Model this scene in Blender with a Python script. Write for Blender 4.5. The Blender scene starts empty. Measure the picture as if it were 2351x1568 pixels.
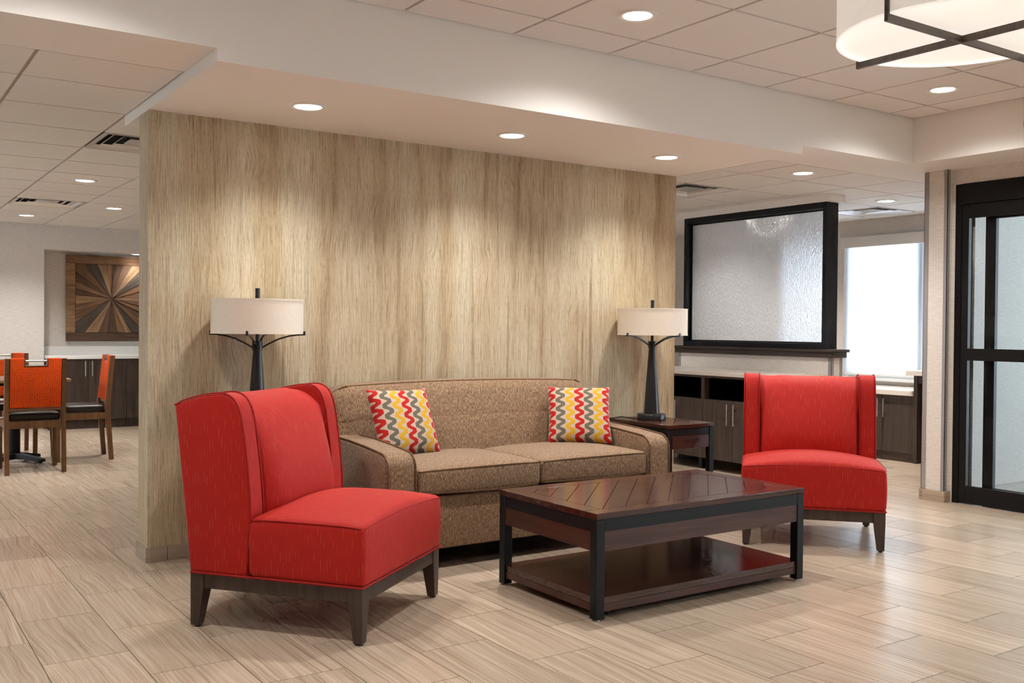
import bpy, bmesh, math, random
from mathutils import Vector, Matrix

random.seed(7)
PI = math.pi
SC = bpy.context.scene
COL = SC.collection

# ------------------------------------------------------------------ camera
cam = bpy.data.cameras.new('camera')
cam.sensor_width = 36.0
cam.lens = 2258.36 / 2351.0 * 36.0
cam.clip_start = 0.05
cam.clip_end = 200
camo = bpy.data.objects.new('camera', cam)
COL.objects.link(camo)
_r = Vector((0.82809577, -0.56052569, 0.00826685)).normalized()
_u = Vector((0.00082308, 0.01596249, 0.99987225)).normalized()
_f = _r.cross(_u) * -1.0
_m = Matrix((( _r.x, _u.x, _f.x * -1), (_r.y, _u.y, _f.y * -1), (_r.z, _u.z, _f.z * -1))).to_4x4()
_m.translation = Vector((-1.27342, -5.19178, 1.21380))
camo.matrix_world = _m
SC.camera = camo

# ------------------------------------------------------------------ world, exposure
w = bpy.data.worlds.new('daylight')
SC.world = w
w.use_nodes = True
bg = w.node_tree.nodes['Background']
bg.inputs[0].default_value = (0.78, 0.90, 1.0, 1)
bg.inputs[1].default_value = 5.6
SC.view_settings.view_transform = 'Standard'
SC.view_settings.look = 'None'
SC.view_settings.gamma = 1.0
SC.view_settings.use_curve_mapping = False
SC.view_settings.exposure = 0.66
SC.cycles.use_denoising = True
SC.cycles.use_adaptive_sampling = True
SC.cycles.adaptive_threshold = 0.08
SC.cycles.adaptive_min_samples = 12
SC.cycles.use_light_tree = False
SC.cycles.max_bounces = 8
SC.cycles.diffuse_bounces = 4
SC.cycles.glossy_bounces = 4
SC.cycles.transmission_bounces = 6
SC.cycles.transparent_max_bounces = 8
SC.cycles.caustics_reflective = False
SC.cycles.caustics_refractive = False
SC.cycles.sample_clamp_indirect = 6.0

WARM = (1.0, 0.968, 0.925)
P_SOFFIT, P_TRAY, P_LOW = 46.0, 70.0, 88.0      # watts of the recessed downlights

# ------------------------------------------------------------------ helpers
def srgb(r, g, b):
    def c(v):
        v /= 255.0
        return v / 12.92 if v <= 0.04045 else ((v + 0.055) / 1.055) ** 2.4
    return (c(r), c(g), c(b), 1.0)

OFF = [Vector((0, 0, 0))]          # world position of the thing being built

def props(o, label=None, cat=None, group=None, kind=None):
    if label: o['label'] = label
    if cat: o['category'] = cat
    if group: o['group'] = group
    if kind: o['kind'] = kind
    return o

def thing(name, label, cat, loc=(0, 0, 0), rotz=0.0, group=None, world_geo=True, kind=None):
    o = bpy.data.objects.new(name, None)
    COL.objects.link(o)
    o.location = loc
    o.rotation_euler = (0, 0, rotz)
    o.empty_display_size = 0.1
    OFF[0] = Vector(loc) if world_geo else Vector((0, 0, 0))
    return props(o, label, cat, group, kind)

def finish(bm, name, mat, parent=None, angle=40, off=None, smooth=True):
    o_ = OFF[0] if off is None else Vector(off)
    bm.normal_update()
    me = bpy.data.meshes.new(name)
    if o_.length > 0:
        bmesh.ops.translate(bm, vec=-o_, verts=bm.verts)
    uv = bm.loops.layers.uv.new('UVMap')
    for f in bm.faces:
        n = f.normal
        ax, ay, az = abs(n.x), abs(n.y), abs(n.z)
        for l in f.loops:
            p = l.vert.co
            if az >= ax and az >= ay: l[uv].uv = (p.x, p.y)
            elif ay >= ax: l[uv].uv = (p.x, p.z)
            else: l[uv].uv = (p.y, p.z)
        f.smooth = smooth
    bm.to_mesh(me)
    bm.free()
    if smooth: me.set_sharp_from_angle(angle=math.radians(angle))
    if mat: me.materials.append(mat)
    o = bpy.data.objects.new(name, me)
    COL.objects.link(o)
    if parent: o.parent = parent
    return o

def bm_box(bm, x0, x1, y0, y1, z0, z1, bevel=0.0, seg=2):
    vs = [bm.verts.new(p) for p in ((x0,y0,z0),(x1,y0,z0),(x1,y1,z0),(x0,y1,z0),(x0,y0,z1),(x1,y0,z1),(x1,y1,z1),(x0,y1,z1))]
    fs = [bm.faces.new([vs[i] for i in q]) for q in ((0,3,2,1),(4,5,6,7),(0,1,5,4),(1,2,6,5),(2,3,7,6),(3,0,4,7))]
    if bevel > 0:
        es = list({e for f in fs for e in f.edges})
        bmesh.ops.bevel(bm, geom=es, offset=bevel, segments=seg, affect='EDGES', profile=0.5)

def box(name, b, mat, parent=None, bevel=0.0, seg=2, **k):
    bm = bmesh.new()
    for q in (b if isinstance(b[0], (tuple, list)) else [b]):
        bm_box(bm, *q, bevel=bevel, seg=seg)
    return finish(bm, name, mat, parent, **k)

def bm_prism(bm, pts, axis, a0, a1, bevel=0.0, seg=2):
    """pts: 2D outline; axis x -> (y,z), y -> (x,z), z -> (x,y)"""
    def P(p, a):
        return {'x': (a, p[0], p[1]), 'y': (p[0], a, p[1]), 'z': (p[0], p[1], a)}[axis]
    A = [bm.verts.new(P(p, a0)) for p in pts]
    B = [bm.verts.new(P(p, a1)) for p in pts]
    n = len(pts)
    fs = [bm.faces.new(A), bm.faces.new(B[::-1])]
    for i in range(n):
        fs.append(bm.faces.new((A[i], B[i], B[(i+1) % n], A[(i+1) % n])))
    bmesh.ops.recalc_face_normals(bm, faces=fs)
    if bevel > 0:
        es = list({e for f in fs[:2] for e in f.edges})
        bmesh.ops.bevel(bm, geom=es, offset=bevel, segments=seg, affect='EDGES', profile=0.5)

def prism(name, pts, axis, a0, a1, mat, parent=None, bevel=0.0, seg=2, **k):
    bm = bmesh.new()
    bm_prism(bm, pts, axis, a0, a1, bevel, seg)
    return finish(bm, name, mat, parent, **k)

def bm_lathe(bm, prof, cx, cy, n=48, close=False):
    rings = []
    for (r, z) in prof:
        if r < 1e-6:
            rings.append([bm.verts.new((cx, cy, z))])
        else:
            rings.append([bm.verts.new((cx + r*math.cos(2*PI*i/n), cy + r*math.sin(2*PI*i/n), z)) for i in range(n)])
    pairs = list(zip(rings[:-1], rings[1:])) + ([(rings[-1], rings[0])] if close else [])
    for a, b in pairs:
        for i in range(n):
            j = (i + 1) % n
            if len(a) == 1 and len(b) == 1: continue
            if len(a) == 1: bm.faces.new((a[0], b[j], b[i]))
            elif len(b) == 1: bm.faces.new((a[i], a[j], b[0]))
            else: bm.faces.new((a[i], a[j], b[j], b[i]))
    bmesh.ops.recalc_face_normals(bm, faces=bm.faces)

def lathe(name, prof, cx, cy, mat, parent=None, n=48, close=False, **k):
    bm = bmesh.new()
    bm_lathe(bm, prof, cx, cy, n, close)
    return finish(bm, name, mat, parent, **k)

def bm_tube(bm, pts, r, n=8, closed=False, flat=None):
    pts = [Vector(p) for p in pts]
    m = len(pts)
    rings = []
    prev = None
    for i, p in enumerate(pts):
        a = pts[i-1] if (i > 0 or closed) else pts[i]
        b = pts[(i+1) % m] if (i < m-1 or closed) else pts[i]
        t = (b - a).normalized()
        ref = Vector((0, 0, 1)) if abs(t.z) < 0.9 else Vector((1, 0, 0))
        if prev is not None: ref = prev
        s = t.cross(ref)
        if s.length < 1e-5: s = t.cross(Vector((0, 1, 0)))
        s.normalize()
        u = s.cross(t).normalized()
        prev = u
        ra, rb = (r, r) if flat is None else flat
        rings.append([bm.verts.new(p + s*ra*math.cos(2*PI*k/n + PI/n) + u*rb*math.sin(2*PI*k/n + PI/n)) for k in range(n)])
    for i in range(m if closed else m-1):
        a, b = rings[i], rings[(i+1) % m]
        for k in range(n):
            bm.faces.new((a[k], a[(k+1) % n], b[(k+1) % n], b[k]))
    if not closed:
        bm.faces.new(rings[0]); bm.faces.new(rings[-1])
    bmesh.ops.recalc_face_normals(bm, faces=bm.faces)

def tube(name, pts, r, mat, parent=None, n=8, closed=False, flat=None, **k):
    bm = bmesh.new()
    bm_tube(bm, pts, r, n, closed, flat)
    return finish(bm, name, mat, parent, **k)

def samples(h, r, ns, nf):
    out = [-h + r*(1-math.cos(PI/2*i/ns)) for i in range(ns)]
    out += [-h + r + (2*h-2*r)*i/nf for i in range(nf+1)]
    return out + [-v for v in out[:ns]][::-1]

def rbox(name, c, half, r, mat, parent=None, deform=None, ns=4, nf=10, **k):
    """rounded, subdivided, deformable box"""
    hx, hy, hz = half
    S = [samples(h, min(r, h*0.98), ns, nf) for h in half]
    bm = bmesh.new()
    cache = {}
    def V(i, j, l):
        key = (i, j, l)
        if key not in cache:
            q = Vector((S[0][i], S[1][j], S[2][l]))
            inn = Vector([max(-(h-r), min(h-r, v)) for h, v in zip(half, q)])
            d = q - inn
            if d.length > 1e-9: q = inn + d.normalized()*r
            if deform: q = Vector(deform(q.x, q.y, q.z))
            cache[key] = bm.verts.new(q + Vector(c))
        return cache[key]
    N = [len(s)-1 for s in S]
    def quad(a, b, c_, d):
        try: bm.faces.new((a, b, c_, d))
        except ValueError: pass
    for l, fl in ((0, 1), (N[2], 0)):
        for i in range(N[0]):
            for j in range(N[1]):
                q = [V(i,j,l), V(i+1,j,l), V(i+1,j+1,l), V(i,j+1,l)]
                quad(*(q[::-1] if fl else q))
    for j, fl in ((0, 0), (N[1], 1)):
        for i in range(N[0]):
            for l in range(N[2]):
                q = [V(i,j,l), V(i+1,j,l), V(i+1,j,l+1), V(i,j,l+1)]
                quad(*(q[::-1] if fl else q))
    for i, fl in ((0, 1), (N[0], 0)):
        for j in range(N[1]):
            for l in range(N[2]):
                q = [V(i,j,l), V(i,j+1,l), V(i,j+1,l+1), V(i,j,l+1)]
                quad(*(q[::-1] if fl else q))
    k.setdefault('angle', 70)
    return finish(bm, name, mat, parent, **k)

def inst(src, parent=None, loc=None):
    o = src.copy()
    COL.objects.link(o)
    if parent: o.parent = parent
    if loc is not None: o.location = loc
    return o

def copy_tree(o, parent=None):
    c = o.copy()
    COL.objects.link(c)
    c.parent = parent
    for ch in list(o.children): copy_tree(ch, c)
    return c

def struct(name, b, mat, **k):
    OFF[0] = Vector((0, 0, 0))
    o = box(name, b, mat, **k)
    o['kind'] = 'structure'
    return o

# ------------------------------------------------------------------ materials
class NT:
    def __init__(s, name):
        s.m = bpy.data.materials.new(name)
        s.m.use_nodes = True
        s.t = s.m.node_tree
        s.b = s.t.nodes['Principled BSDF']
        s.out = s.t.nodes['Material Output']
    def n(s, typ, **k):
        nd = s.t.nodes.new('ShaderNode' + typ)
        for a, v in k.items(): setattr(nd, a, v)
        return nd
    def l(s, a, b): s.t.links.new(a, b)
    def setv(s, sock, v):
        if hasattr(v, 'is_linked') or isinstance(v, bpy.types.NodeSocket): s.l(v, sock)
        else: sock.default_value = v
    def math(s, op, a, b=None, c=None):
        nd = s.n('Math', operation=op)
        s.setv(nd.inputs[0], a)
        if b is not None: s.setv(nd.inputs[1], b)
        if c is not None: s.setv(nd.inputs[2], c)
        return nd.outputs[0]
    def xyz(s, v):
        nd = s.n('SeparateXYZ'); s.l(v, nd.inputs[0]); return nd.outputs
    def comb(s, x, y, z):
        nd = s.n('CombineXYZ')
        for i, v in enumerate((x, y, z)): s.setv(nd.inputs[i], v)
        return nd.outputs[0]
    def co(s, which='Object'):
        return s.n('TexCoord').outputs[which]
    def pos(s): return s.n('NewGeometry').outputs['Position']
    def map(s, v, scale=(1,1,1), loc=(0,0,0)):
        nd = s.n('Mapping'); s.l(v, nd.inputs[0])
        nd.inputs['Scale'].default_value = scale; nd.inputs['Location'].default_value = loc
        return nd.outputs[0]
    def noise(s, v, scale=1, detail=4, rough=0.55, dist=0.0, out=0):
        nd = s.n('TexNoise'); s.l(v, nd.inputs['Vector'])
        nd.inputs['Scale'].default_value = scale; nd.inputs['Detail'].default_value = detail
        nd.inputs['Roughness'].default_value = rough; nd.inputs['Distortion'].default_value = dist
        return nd.outputs[out]
    def ramp(s, fac, stops, interp='LINEAR'):
        nd = s.n('ValToRGB'); s.l(fac, nd.inputs[0])
        nd.color_ramp.interpolation = interp
        e = nd.color_ramp.elements
        while len(e) < len(stops): e.new(0.5)
        for q, (p, c) in zip(e, stops):
            q.position = p; q.color = c if len(c) == 4 else (*c, 1)
        return nd.outputs[0]
    def mix(s, fac, a, b, mode='MIX'):
        nd = s.n('Mix', data_type='RGBA', blend_type=mode)
        s.setv(nd.inputs[0], fac); s.setv(nd.inputs[6], a); s.setv(nd.inputs[7], b)
        return nd.outputs[2]
    def white(s, v):
        nd = s.n('TexWhiteNoise'); s.l(v, nd.inputs['Vector']); return nd.outputs
    def bump(s, h, strength=0.3, dist=0.01):
        nd = s.n('Bump'); s.l(h, nd.inputs['Height'])
        nd.inputs['Strength'].default_value = strength; nd.inputs['Distance'].default_value = dist
        s.l(nd.outputs[0], s.b.inputs['Normal'])
        return nd.outputs[0]
    def pr(s, color=None, rough=None, metal=None, spec=None, coat=None, sheen=None):
        if color is not None: s.setv(s.b.inputs['Base Color'], color)
        if rough is not None: s.setv(s.b.inputs['Roughness'], rough)
        if metal is not None: s.b.inputs['Metallic'].default_value = metal
        if spec is not None: s.b.inputs['Specular IOR Level'].default_value = spec
        if coat is not None: s.b.inputs['Coat Weight'].default_value = coat; s.b.inputs['Coat Roughness'].default_value = 0.08
        if sheen is not None: s.b.inputs['Sheen Weight'].default_value = sheen; s.b.inputs['Sheen Roughness'].default_value = 0.4
        return s.m

def plain(name, c, rough=0.5, metal=0.0, spec=0.5, nz=0.0, scale=60, coat=None):
    t = NT(name)
    if nz > 0:
        f = t.noise(t.co(), scale, 3)
        d = tuple(x*(1-nz) for x in c[:3]) + (1,)
        h = tuple(min(1, x*(1+nz)) for x in c[:3]) + (1,)
        t.pr(t.ramp(f, [(0.3, d), (0.7, h)]))
    else: t.pr(c)
    return t.pr(rough=rough, metal=metal, spec=spec, coat=coat)

MAT = {}
MAT['drywall'] = plain('painted_drywall', srgb(242, 238, 233), 0.85, spec=0.2, nz=0.012, scale=220)
MAT['white_trim'] = plain('white_metal_trim', srgb(236, 234, 230), 0.35, nz=0.01)
MAT['black'] = plain('black_anodised_metal', srgb(22, 22, 24), 0.50, spec=0.25, nz=0.06, scale=90)
MAT['blackpaint'] = plain('black_satin_frame', srgb(28, 29, 32), 0.45, spec=0.25, nz=0.08, scale=30)
MAT['lampmetal'] = plain('dark_bronze_metal', srgb(34, 36, 40), 0.28, spec=0.6, nz=0.05)
MAT['steel'] = plain('brushed_nickel', srgb(196, 194, 190), 0.32, metal=1.0)
MAT['guard'] = plain('grey_corner_guard', srgb(150, 148, 147), 0.5)
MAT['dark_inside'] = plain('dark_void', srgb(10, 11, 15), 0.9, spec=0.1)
MAT['counter'] = plain('pale_quartz', srgb(228, 219, 208), 0.22, nz=0.03, scale=160)
MAT['leather'] = plain('dark_vinyl', srgb(38, 31, 28), 0.33, nz=0.12, scale=70)
MAT['grout'] = plain('grout', srgb(112, 94, 77), 0.9, nz=0.06, scale=40)
MAT['tee'] = plain('ceiling_grid_tee', srgb(190, 172, 150), 0.6)
MAT['rubber'] = plain('black_rubber', srgb(18, 18, 19), 0.7)
MAT['vent'] = plain('diffuser_metal', srgb(226, 222, 218), 0.22, metal=0.35)
MAT['sill'] = plain('white_sill', srgb(235, 235, 233), 0.4)

def m_ceiltile():
    t = NT('mineral_ceiling_tile')
    v = t.co()
    f = t.noise(v, 260, 3, 0.7)
    t.pr(t.ramp(f, [(0.25, srgb(228, 224, 220)), (0.75, srgb(243, 240, 237))]), 0.92, spec=0.15)
    t.bump(f, 0.12, 0.002)
    return t.m
MAT['ceiltile'] = m_ceiltile()

def m_wallpaper():
    t = NT('grasscloth_wallpaper')
    x, y, z = t.xyz(t.pos())
    h = t.math('ADD', x, y)
    n1 = t.noise(t.comb(t.math('MULTIPLY', h, 14), 0.0, t.math('MULTIPLY', z, 330)), 1, 3, 0.6)
    n2 = t.noise(t.comb(t.math('MULTIPLY', h, 60), 0.0, t.math('MULTIPLY', z, 90)), 1, 2, 0.5)
    f = t.math('ADD', t.math('MULTIPLY', n1, 0.7), t.math('MULTIPLY', n2, 0.3))
    t.pr(t.ramp(f, [(0.34, srgb(204, 197, 190)), (0.52, srgb(224, 218, 212)), (0.68, srgb(235, 230, 225))]), 0.85, spec=0.2)
    t.bump(f, 0.08, 0.001)
    return t.m
MAT['wallpaper'] = m_wallpaper()

def m_featurewall():
    t = NT('embossed_oak_wallcovering')
    x, y, z = t.xyz(t.pos())
    h = t.math('ADD', x, t.math('MULTIPLY', y, 0.83))
    # slow bend of the grain, stronger in cathedral patches
    warp = t.noise(t.comb(t.math('MULTIPLY', h, 5.0), 0.0, t.math('MULTIPLY', z, 2.2)), 1, 2, 0.5)
    patch = t.ramp(t.noise(t.comb(t.math('MULTIPLY', h, 3.0), 7.0, t.math('MULTIPLY', z, 1.1)), 1, 1, 0.5), [(0.50, (0.10, 0.10, 0.10)), (0.68, (1, 1, 1))])
    hw = t.math('ADD', h, t.math('MULTIPLY', t.math('MULTIPLY', t.math('SUBTRACT', warp, 0.5), 0.22), patch))
    grain = t.noise(t.comb(t.math('MULTIPLY', hw, 230), 0.0, t.math('MULTIPLY', z, 5.0)), 1, 3, 0.62)
    pores = t.noise(t.comb(t.math('MULTIPLY', hw, 420), 2.0, t.math('MULTIPLY', z, 26.0)), 1, 2, 0.65)
    # wide vertical planks of tone
    tone = t.noise(t.comb(t.math('MULTIPLY', h, 5.0), 5.0, t.math('MULTIPLY', z, 0.38)), 1, 3, 0.6)
    streak = t.noise(t.comb(t.math('MULTIPLY', h, 20.0), 9.0, t.math('MULTIPLY', z, 0.55)), 1, 3, 0.6)
    base = t.ramp(tone, [(0.34, srgb(182, 160, 128)), (0.47, srgb(203, 185, 154)), (0.62, srgb(215, 202, 175))])
    st = t.ramp(streak, [(0.57, (0, 0, 0)), (0.68, (1, 1, 1))])
    c1 = t.mix(t.math('MULTIPLY', st, 0.62), base, srgb(152, 124, 92))
    st2 = t.ramp(streak, [(0.22, (1, 1, 1)), (0.38, (0, 0, 0))])
    c1 = t.mix(t.math('MULTIPLY', st2, 0.45), c1, srgb(230, 218, 195))
    g = t.ramp(grain, [(0.36, srgb(178, 166, 150)), (0.55, (1, 1, 1))])
    c2 = t.mix(0.7, c1, g, 'MULTIPLY')
    p = t.ramp(pores, [(0.30, srgb(170, 160, 146)), (0.48, (1, 1, 1))])
    c3 = t.mix(0.65, c2, p, 'MULTIPLY')
    t.pr(c3, 0.62, spec=0.3)
    hh = t.math('ADD', t.math('MULTIPLY', grain, 0.6), t.math('MULTIPLY', pores, 0.5))
    t.bump(hh, 0.55, 0.006)
    return t.m
MAT['feature'] = m_featurewall()

TA = 0.2986                     # floor tile module (0.30 x 0.60)
TX0, TY0 = 1.9888, -2.872
def m_floortile(name='veined_porcelain', run='y', dark=1.0):
    t = NT(name)
    x, y, z = t.xyz(t.pos())
    if run == 'y':
        col = t.math('FLOOR', t.math('DIVIDE', t.math('SUBTRACT', x, TX0), TA))
        odd = t.math('MODULO', t.math('ADD', col, 200.0), 2.0)
        row = t.math('FLOOR', t.math('SUBTRACT', t.math('DIVIDE', t.math('SUBTRACT', y, TY0), 2*TA), t.math('MULTIPLY', odd, 0.5)))
        rnd = t.white(t.comb(col, row, 1.0))
        a, b = x, y
    else:
        rnd = t.white(t.comb(t.math('FLOOR', t.math('MULTIPLY', t.math('ADD', x, y), 1.67)), 0.0, 4.0))
        a, b = z, t.math('ADD', x, y)
    r1 = rnd[0]
    rc = t.xyz(rnd[1])
    sh = t.math('MULTIPLY', r1, 37.0)
    bend = t.noise(t.comb(t.math('MULTIPLY', a, 5.0), t.math('ADD', t.math('MULTIPLY', b, 2.6), sh), sh), 1, 3, 0.5)
    # some tiles curl more than others, all slant a little
    amp = t.math('MULTIPLY_ADD', rc[1], 0.07, 0.012)
    slant = t.math('MULTIPLY', t.math('SUBTRACT', rc[2], 0.45), 0.10)
    aw = t.math('ADD', a, t.math('ADD', t.math('MULTIPLY', t.math('SUBTRACT', bend, 0.5), amp), t.math('MULTIPLY', b, slant)))
    v1 = t.noise(t.comb(t.math('MULTIPLY', aw, 95), t.math('ADD', t.math('MULTIPLY', b, 1.3), sh), sh), 1, 4, 0.6)
    v2 = t.noise(t.comb(t.math('MULTIPLY', aw, 210), t.math('ADD', t.math('MULTIPLY', b, 2.2), sh), 3.0), 1, 3, 0.6)
    lt = t.noise(t.comb(t.math('MULTIPLY', aw, 34), t.math('ADD', t.math('MULTIPLY', b, 0.9), sh), 8.0), 1, 2, 0.5)
    d = dark
    c = t.ramp(v1, [(0.30, srgb(170*d, 147*d, 125*d)), (0.44, srgb(199*d, 179*d, 157*d)), (0.58, srgb(209*d, 190*d, 169*d)), (0.74, srgb(224*d, 208*d, 190*d))])
    c = t.mix(0.35, c, t.ramp(v2, [(0.35, srgb(186, 172, 160)), (0.6, (1, 1, 1))]), 'MULTIPLY')
    c = t.mix(t.math('MULTIPLY', t.ramp(lt, [(0.60, (0, 0, 0)), (0.70, (1, 1, 1))]), 0.5), c, srgb(226*d, 206*d, 183*d))
    c = t.mix(1.0, c, t.ramp(rc[0], [(0.0, (0.80, 0.80, 0.80)), (1.0, (1.0, 1.0, 1.0))]), 'MULTIPLY')
    t.pr(c, 0.26, spec=0.62)
    return t.m
MAT['tile'] = m_floortile()
MAT['basetile'] = m_floortile('veined_base_tile', 'h', 0.90)

def m_wood(name, dark, light, axis='z', rough=0.35, coat=None, scale=1.0, contrast=(0.35, 0.68), bump=0.08, coord='Object'):
    t = NT(name)
    x, y, z = t.xyz(t.co(coord))
    k = {'x': (4, 60, 60), 'y': (60, 4, 60), 'z': (60, 60, 4)}[axis]
    oi = t.n('ObjectInfo').outputs['Random']
    sh = t.math('MULTIPLY', oi, 23.0)
    v = t.comb(t.math('ADD', t.math('MULTIPLY', x, k[0]*scale), sh), t.math('MULTIPLY', y, k[1]*scale), t.math('ADD', t.math('MULTIPLY', z, k[2]*scale), sh))
    n = t.noise(v, 0.55, 5, 0.62, 0.6)
    n2 = t.noise(v, 3.0, 3, 0.6)
    f = t.math('ADD', t.math('MULTIPLY', n, 0.75), t.math('MULTIPLY', n2, 0.25))
    c = t.ramp(f, [(contrast[0], dark), (contrast[1], light)])
    t.pr(c, rough, coat=coat, spec=0.45)
    if bump: t.bump(f, bump, 0.002)
    return t.m
MAT['espresso_x'] = m_wood('espresso_wood', srgb(54, 28, 20), srgb(86, 48, 35), 'x', 0.42)
MAT['espresso_top'] = m_wood('espresso_polished', srgb(48, 26, 20), srgb(82, 46, 34), 'x', 0.23, 0.1, bump=0.0)
MAT['espresso_y'] = m_wood('espresso_wood_side', srgb(54, 28, 20), srgb(86, 48, 35), 'y', 0.42)
MAT['cabinet'] = m_wood('dark_walnut_laminate', srgb(58, 45, 37), srgb(92, 75, 62), 'z', 0.42, scale=0.8)
MAT['cabinet_dk'] = m_wood('dark_stained_cabinet', srgb(50, 41, 36), srgb(82, 68, 59), 'z', 0.40, scale=0.8)
MAT['ledgewood'] = m_wood('dark_ledge_wood', srgb(44, 33, 29), srgb(74, 58, 49), 'y', 0.4)
MAT['legwood'] = m_wood('wenge_leg', srgb(50, 39, 33), srgb(82, 66, 56), 'z', 0.38)
MAT['chairwood'] = m_wood('walnut_chair_wood', srgb(88, 58, 37), srgb(126, 88, 58), 'z', 0.36, scale=0.7)
MAT['tablewood'] = m_wood('table_wood', srgb(112, 80, 60), srgb(150, 112, 86), 'x', 0.35)

def m_red():
    t = NT('red_dash_upholstery')
    u, v, _ = t.xyz(t.co('UV'))
    W, Lh = 0.0135, 0.105
    cu = t.math('DIVIDE', u, W)
    ci = t.math('FLOOR', cu)
    fu = t.math('SUBTRACT', cu, ci)
    r = t.white(t.comb(ci, 3.0, 0.0))[0]
    cv = t.math('ADD', t.math('DIVIDE', v, Lh), t.math('MULTIPLY', r, 7.0))
    vi = t.math('FLOOR', cv)
    fv = t.math('SUBTRACT', cv, vi)
    r2 = t.white(t.comb(ci, vi, 5.0))[0]
    line = t.math('LESS_THAN', t.math('ABSOLUTE', t.math('SUBTRACT', fu, 0.5)), 0.042)
    dash = t.math('LESS_THAN', fv, t.math('MULTIPLY_ADD', r2, 0.25, 0.18))
    dot = t.math('LESS_THAN', t.math('FRACT', t.math('DIVIDE', v, 0.0052)), 0.55)
    m = t.math('MULTIPLY', t.math('MULTIPLY', line, dash), t.math('MULTIPLY', dot, t.math('GREATER_THAN', r2, 0.25)))
    weave = t.noise(t.map(t.co('UV'), (900, 900, 1)), 1, 2, 0.6)
    base = t.ramp(weave, [(0.3, srgb(160, 21, 16)), (0.7, srgb(191, 35, 25))])
    c = t.mix(t.math('MULTIPLY', m, t.math('MULTIPLY_ADD', r2, 0.42, 0.10)), base, srgb(238, 176, 128))
    t.pr(c, 0.66, spec=0.25, sheen=0.12)
    t.b.inputs['Sheen Tint'].default_value = (1.0, 0.62, 0.55, 1)
    t.bump(weave, 0.08, 0.001)
    return t.m
MAT['red'] = m_red()
MAT['redwelt'] = plain('red_welt_cord', srgb(160, 24, 22), 0.7, spec=0.3, nz=0.08, scale=300)

def m_tweed():
    t = NT('brown_chenille')
    uv = t.co('UV')
    a = t.noise(t.map(uv, (300, 62, 1)), 1, 3, 0.6, 0.3)
    b = t.noise(t.map(uv, (150, 22, 1)), 1, 2, 0.6, 0.2)
    f = t.math('ADD', t.math('MULTIPLY', a, 0.75), t.math('MULTIPLY', b, 0.25))
    c = t.ramp(f, [(0.34, srgb(74, 55, 41)), (0.46, srgb(120, 95, 73)), (0.56, srgb(150, 122, 96)), (0.68, srgb(188, 161, 130))])
    t.pr(c, 0.85, spec=0.2, sheen=0.25)
    t.bump(f, 0.35, 0.003)
    return t.m
MAT['tweed'] = m_tweed()
MAT['tweedwelt'] = plain('brown_welt_cord', srgb(108, 82, 60), 0.85, spec=0.2, nz=0.25, scale=300)

def m_pillow():
    t = NT('ric_rac_stripe_fabric')
    u, v, _ = t.xyz(t.co('UV'))
    S, L, A = 0.0565, 0.0590, 0.0155
    p = t.math('ADD', t.math('ADD', u, 10*S*3 + S*0.55), t.math('MULTIPLY', t.math('SINE', t.math('MULTIPLY', v, 2*PI/L)), A))
    q = t.math('DIVIDE', p, S)
    i = t.math('FLOOR', q)
    fr = t.math('SUBTRACT', q, i)
    cs = t.math('COSINE', t.math('MULTIPLY', v, 2*PI/L))
    wd = t.math('MULTIPLY', t.math('SQRT', t.math('MULTIPLY_ADD', t.math('MULTIPLY', cs, cs), 2.2, 1.0)), 0.215)
    band = t.math('LESS_THAN', t.math('ABSOLUTE', t.math('SUBTRACT', fr, 0.5)), wd)
    k = t.math('MODULO', i, 3.0)
    nz = t.noise(t.map(t.co('UV'), (200, 200, 1)), 1, 2, 0.6)
    red = t.ramp(nz, [(0.3, srgb(160, 18, 17)), (0.7, srgb(190, 34, 26))])
    gry = t.ramp(nz, [(0.3, srgb(88, 83, 70)), (0.7, srgb(114, 108, 93))])
    yel = t.ramp(nz, [(0.3, srgb(184, 136, 22)), (0.7, srgb(212, 168, 46))])
    c = t.mix(t.math('COMPARE', k, 1.0, 0.1), red, gry)
    c = t.mix(t.math('COMPARE', k, 2.0, 0.1), c, yel)
    c = t.mix(band, srgb(188, 168, 150), c)
    t.pr(c, 0.8, spec=0.2, sheen=0.2)
    t.bump(t.math('ADD', band, t.math('MULTIPLY', nz, 0.2)), 0.35, 0.003)
    return t.m
MAT['pillow'] = m_pillow()

def m_orange():
    t = NT('orange_dot_fabric')
    u, v, _ = t.xyz(t.co('UV'))
    D = 0.0165
    fu = t.math('SUBTRACT', t.math('FRACT', t.math('DIVIDE', u, D)), 0.5)
    fv = t.math('SUBTRACT', t.math('FRACT', t.math('DIVIDE', v, D)), 0.5)
    d = t.math('SQRT', t.math('ADD', t.math('MULTIPLY', fu, fu), t.math('MULTIPLY', fv, fv)))
    r = t.white(t.comb(t.math('FLOOR', t.math('DIVIDE', u, D)), t.math('FLOOR', t.math('DIVIDE', v, D)), 0.0))[0]
    m = t.math('LESS_THAN', d, t.math('MULTIPLY_ADD', r, 0.10, 0.13))
    c = t.mix(t.math('MULTIPLY', m, t.math('MULTIPLY_ADD', r, 0.6, 0.3)), srgb(222, 80, 20), srgb(120, 30, 16))
    t.pr(c, 0.75, spec=0.2)
    return t.m
MAT['orange'] = m_orange()

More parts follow.
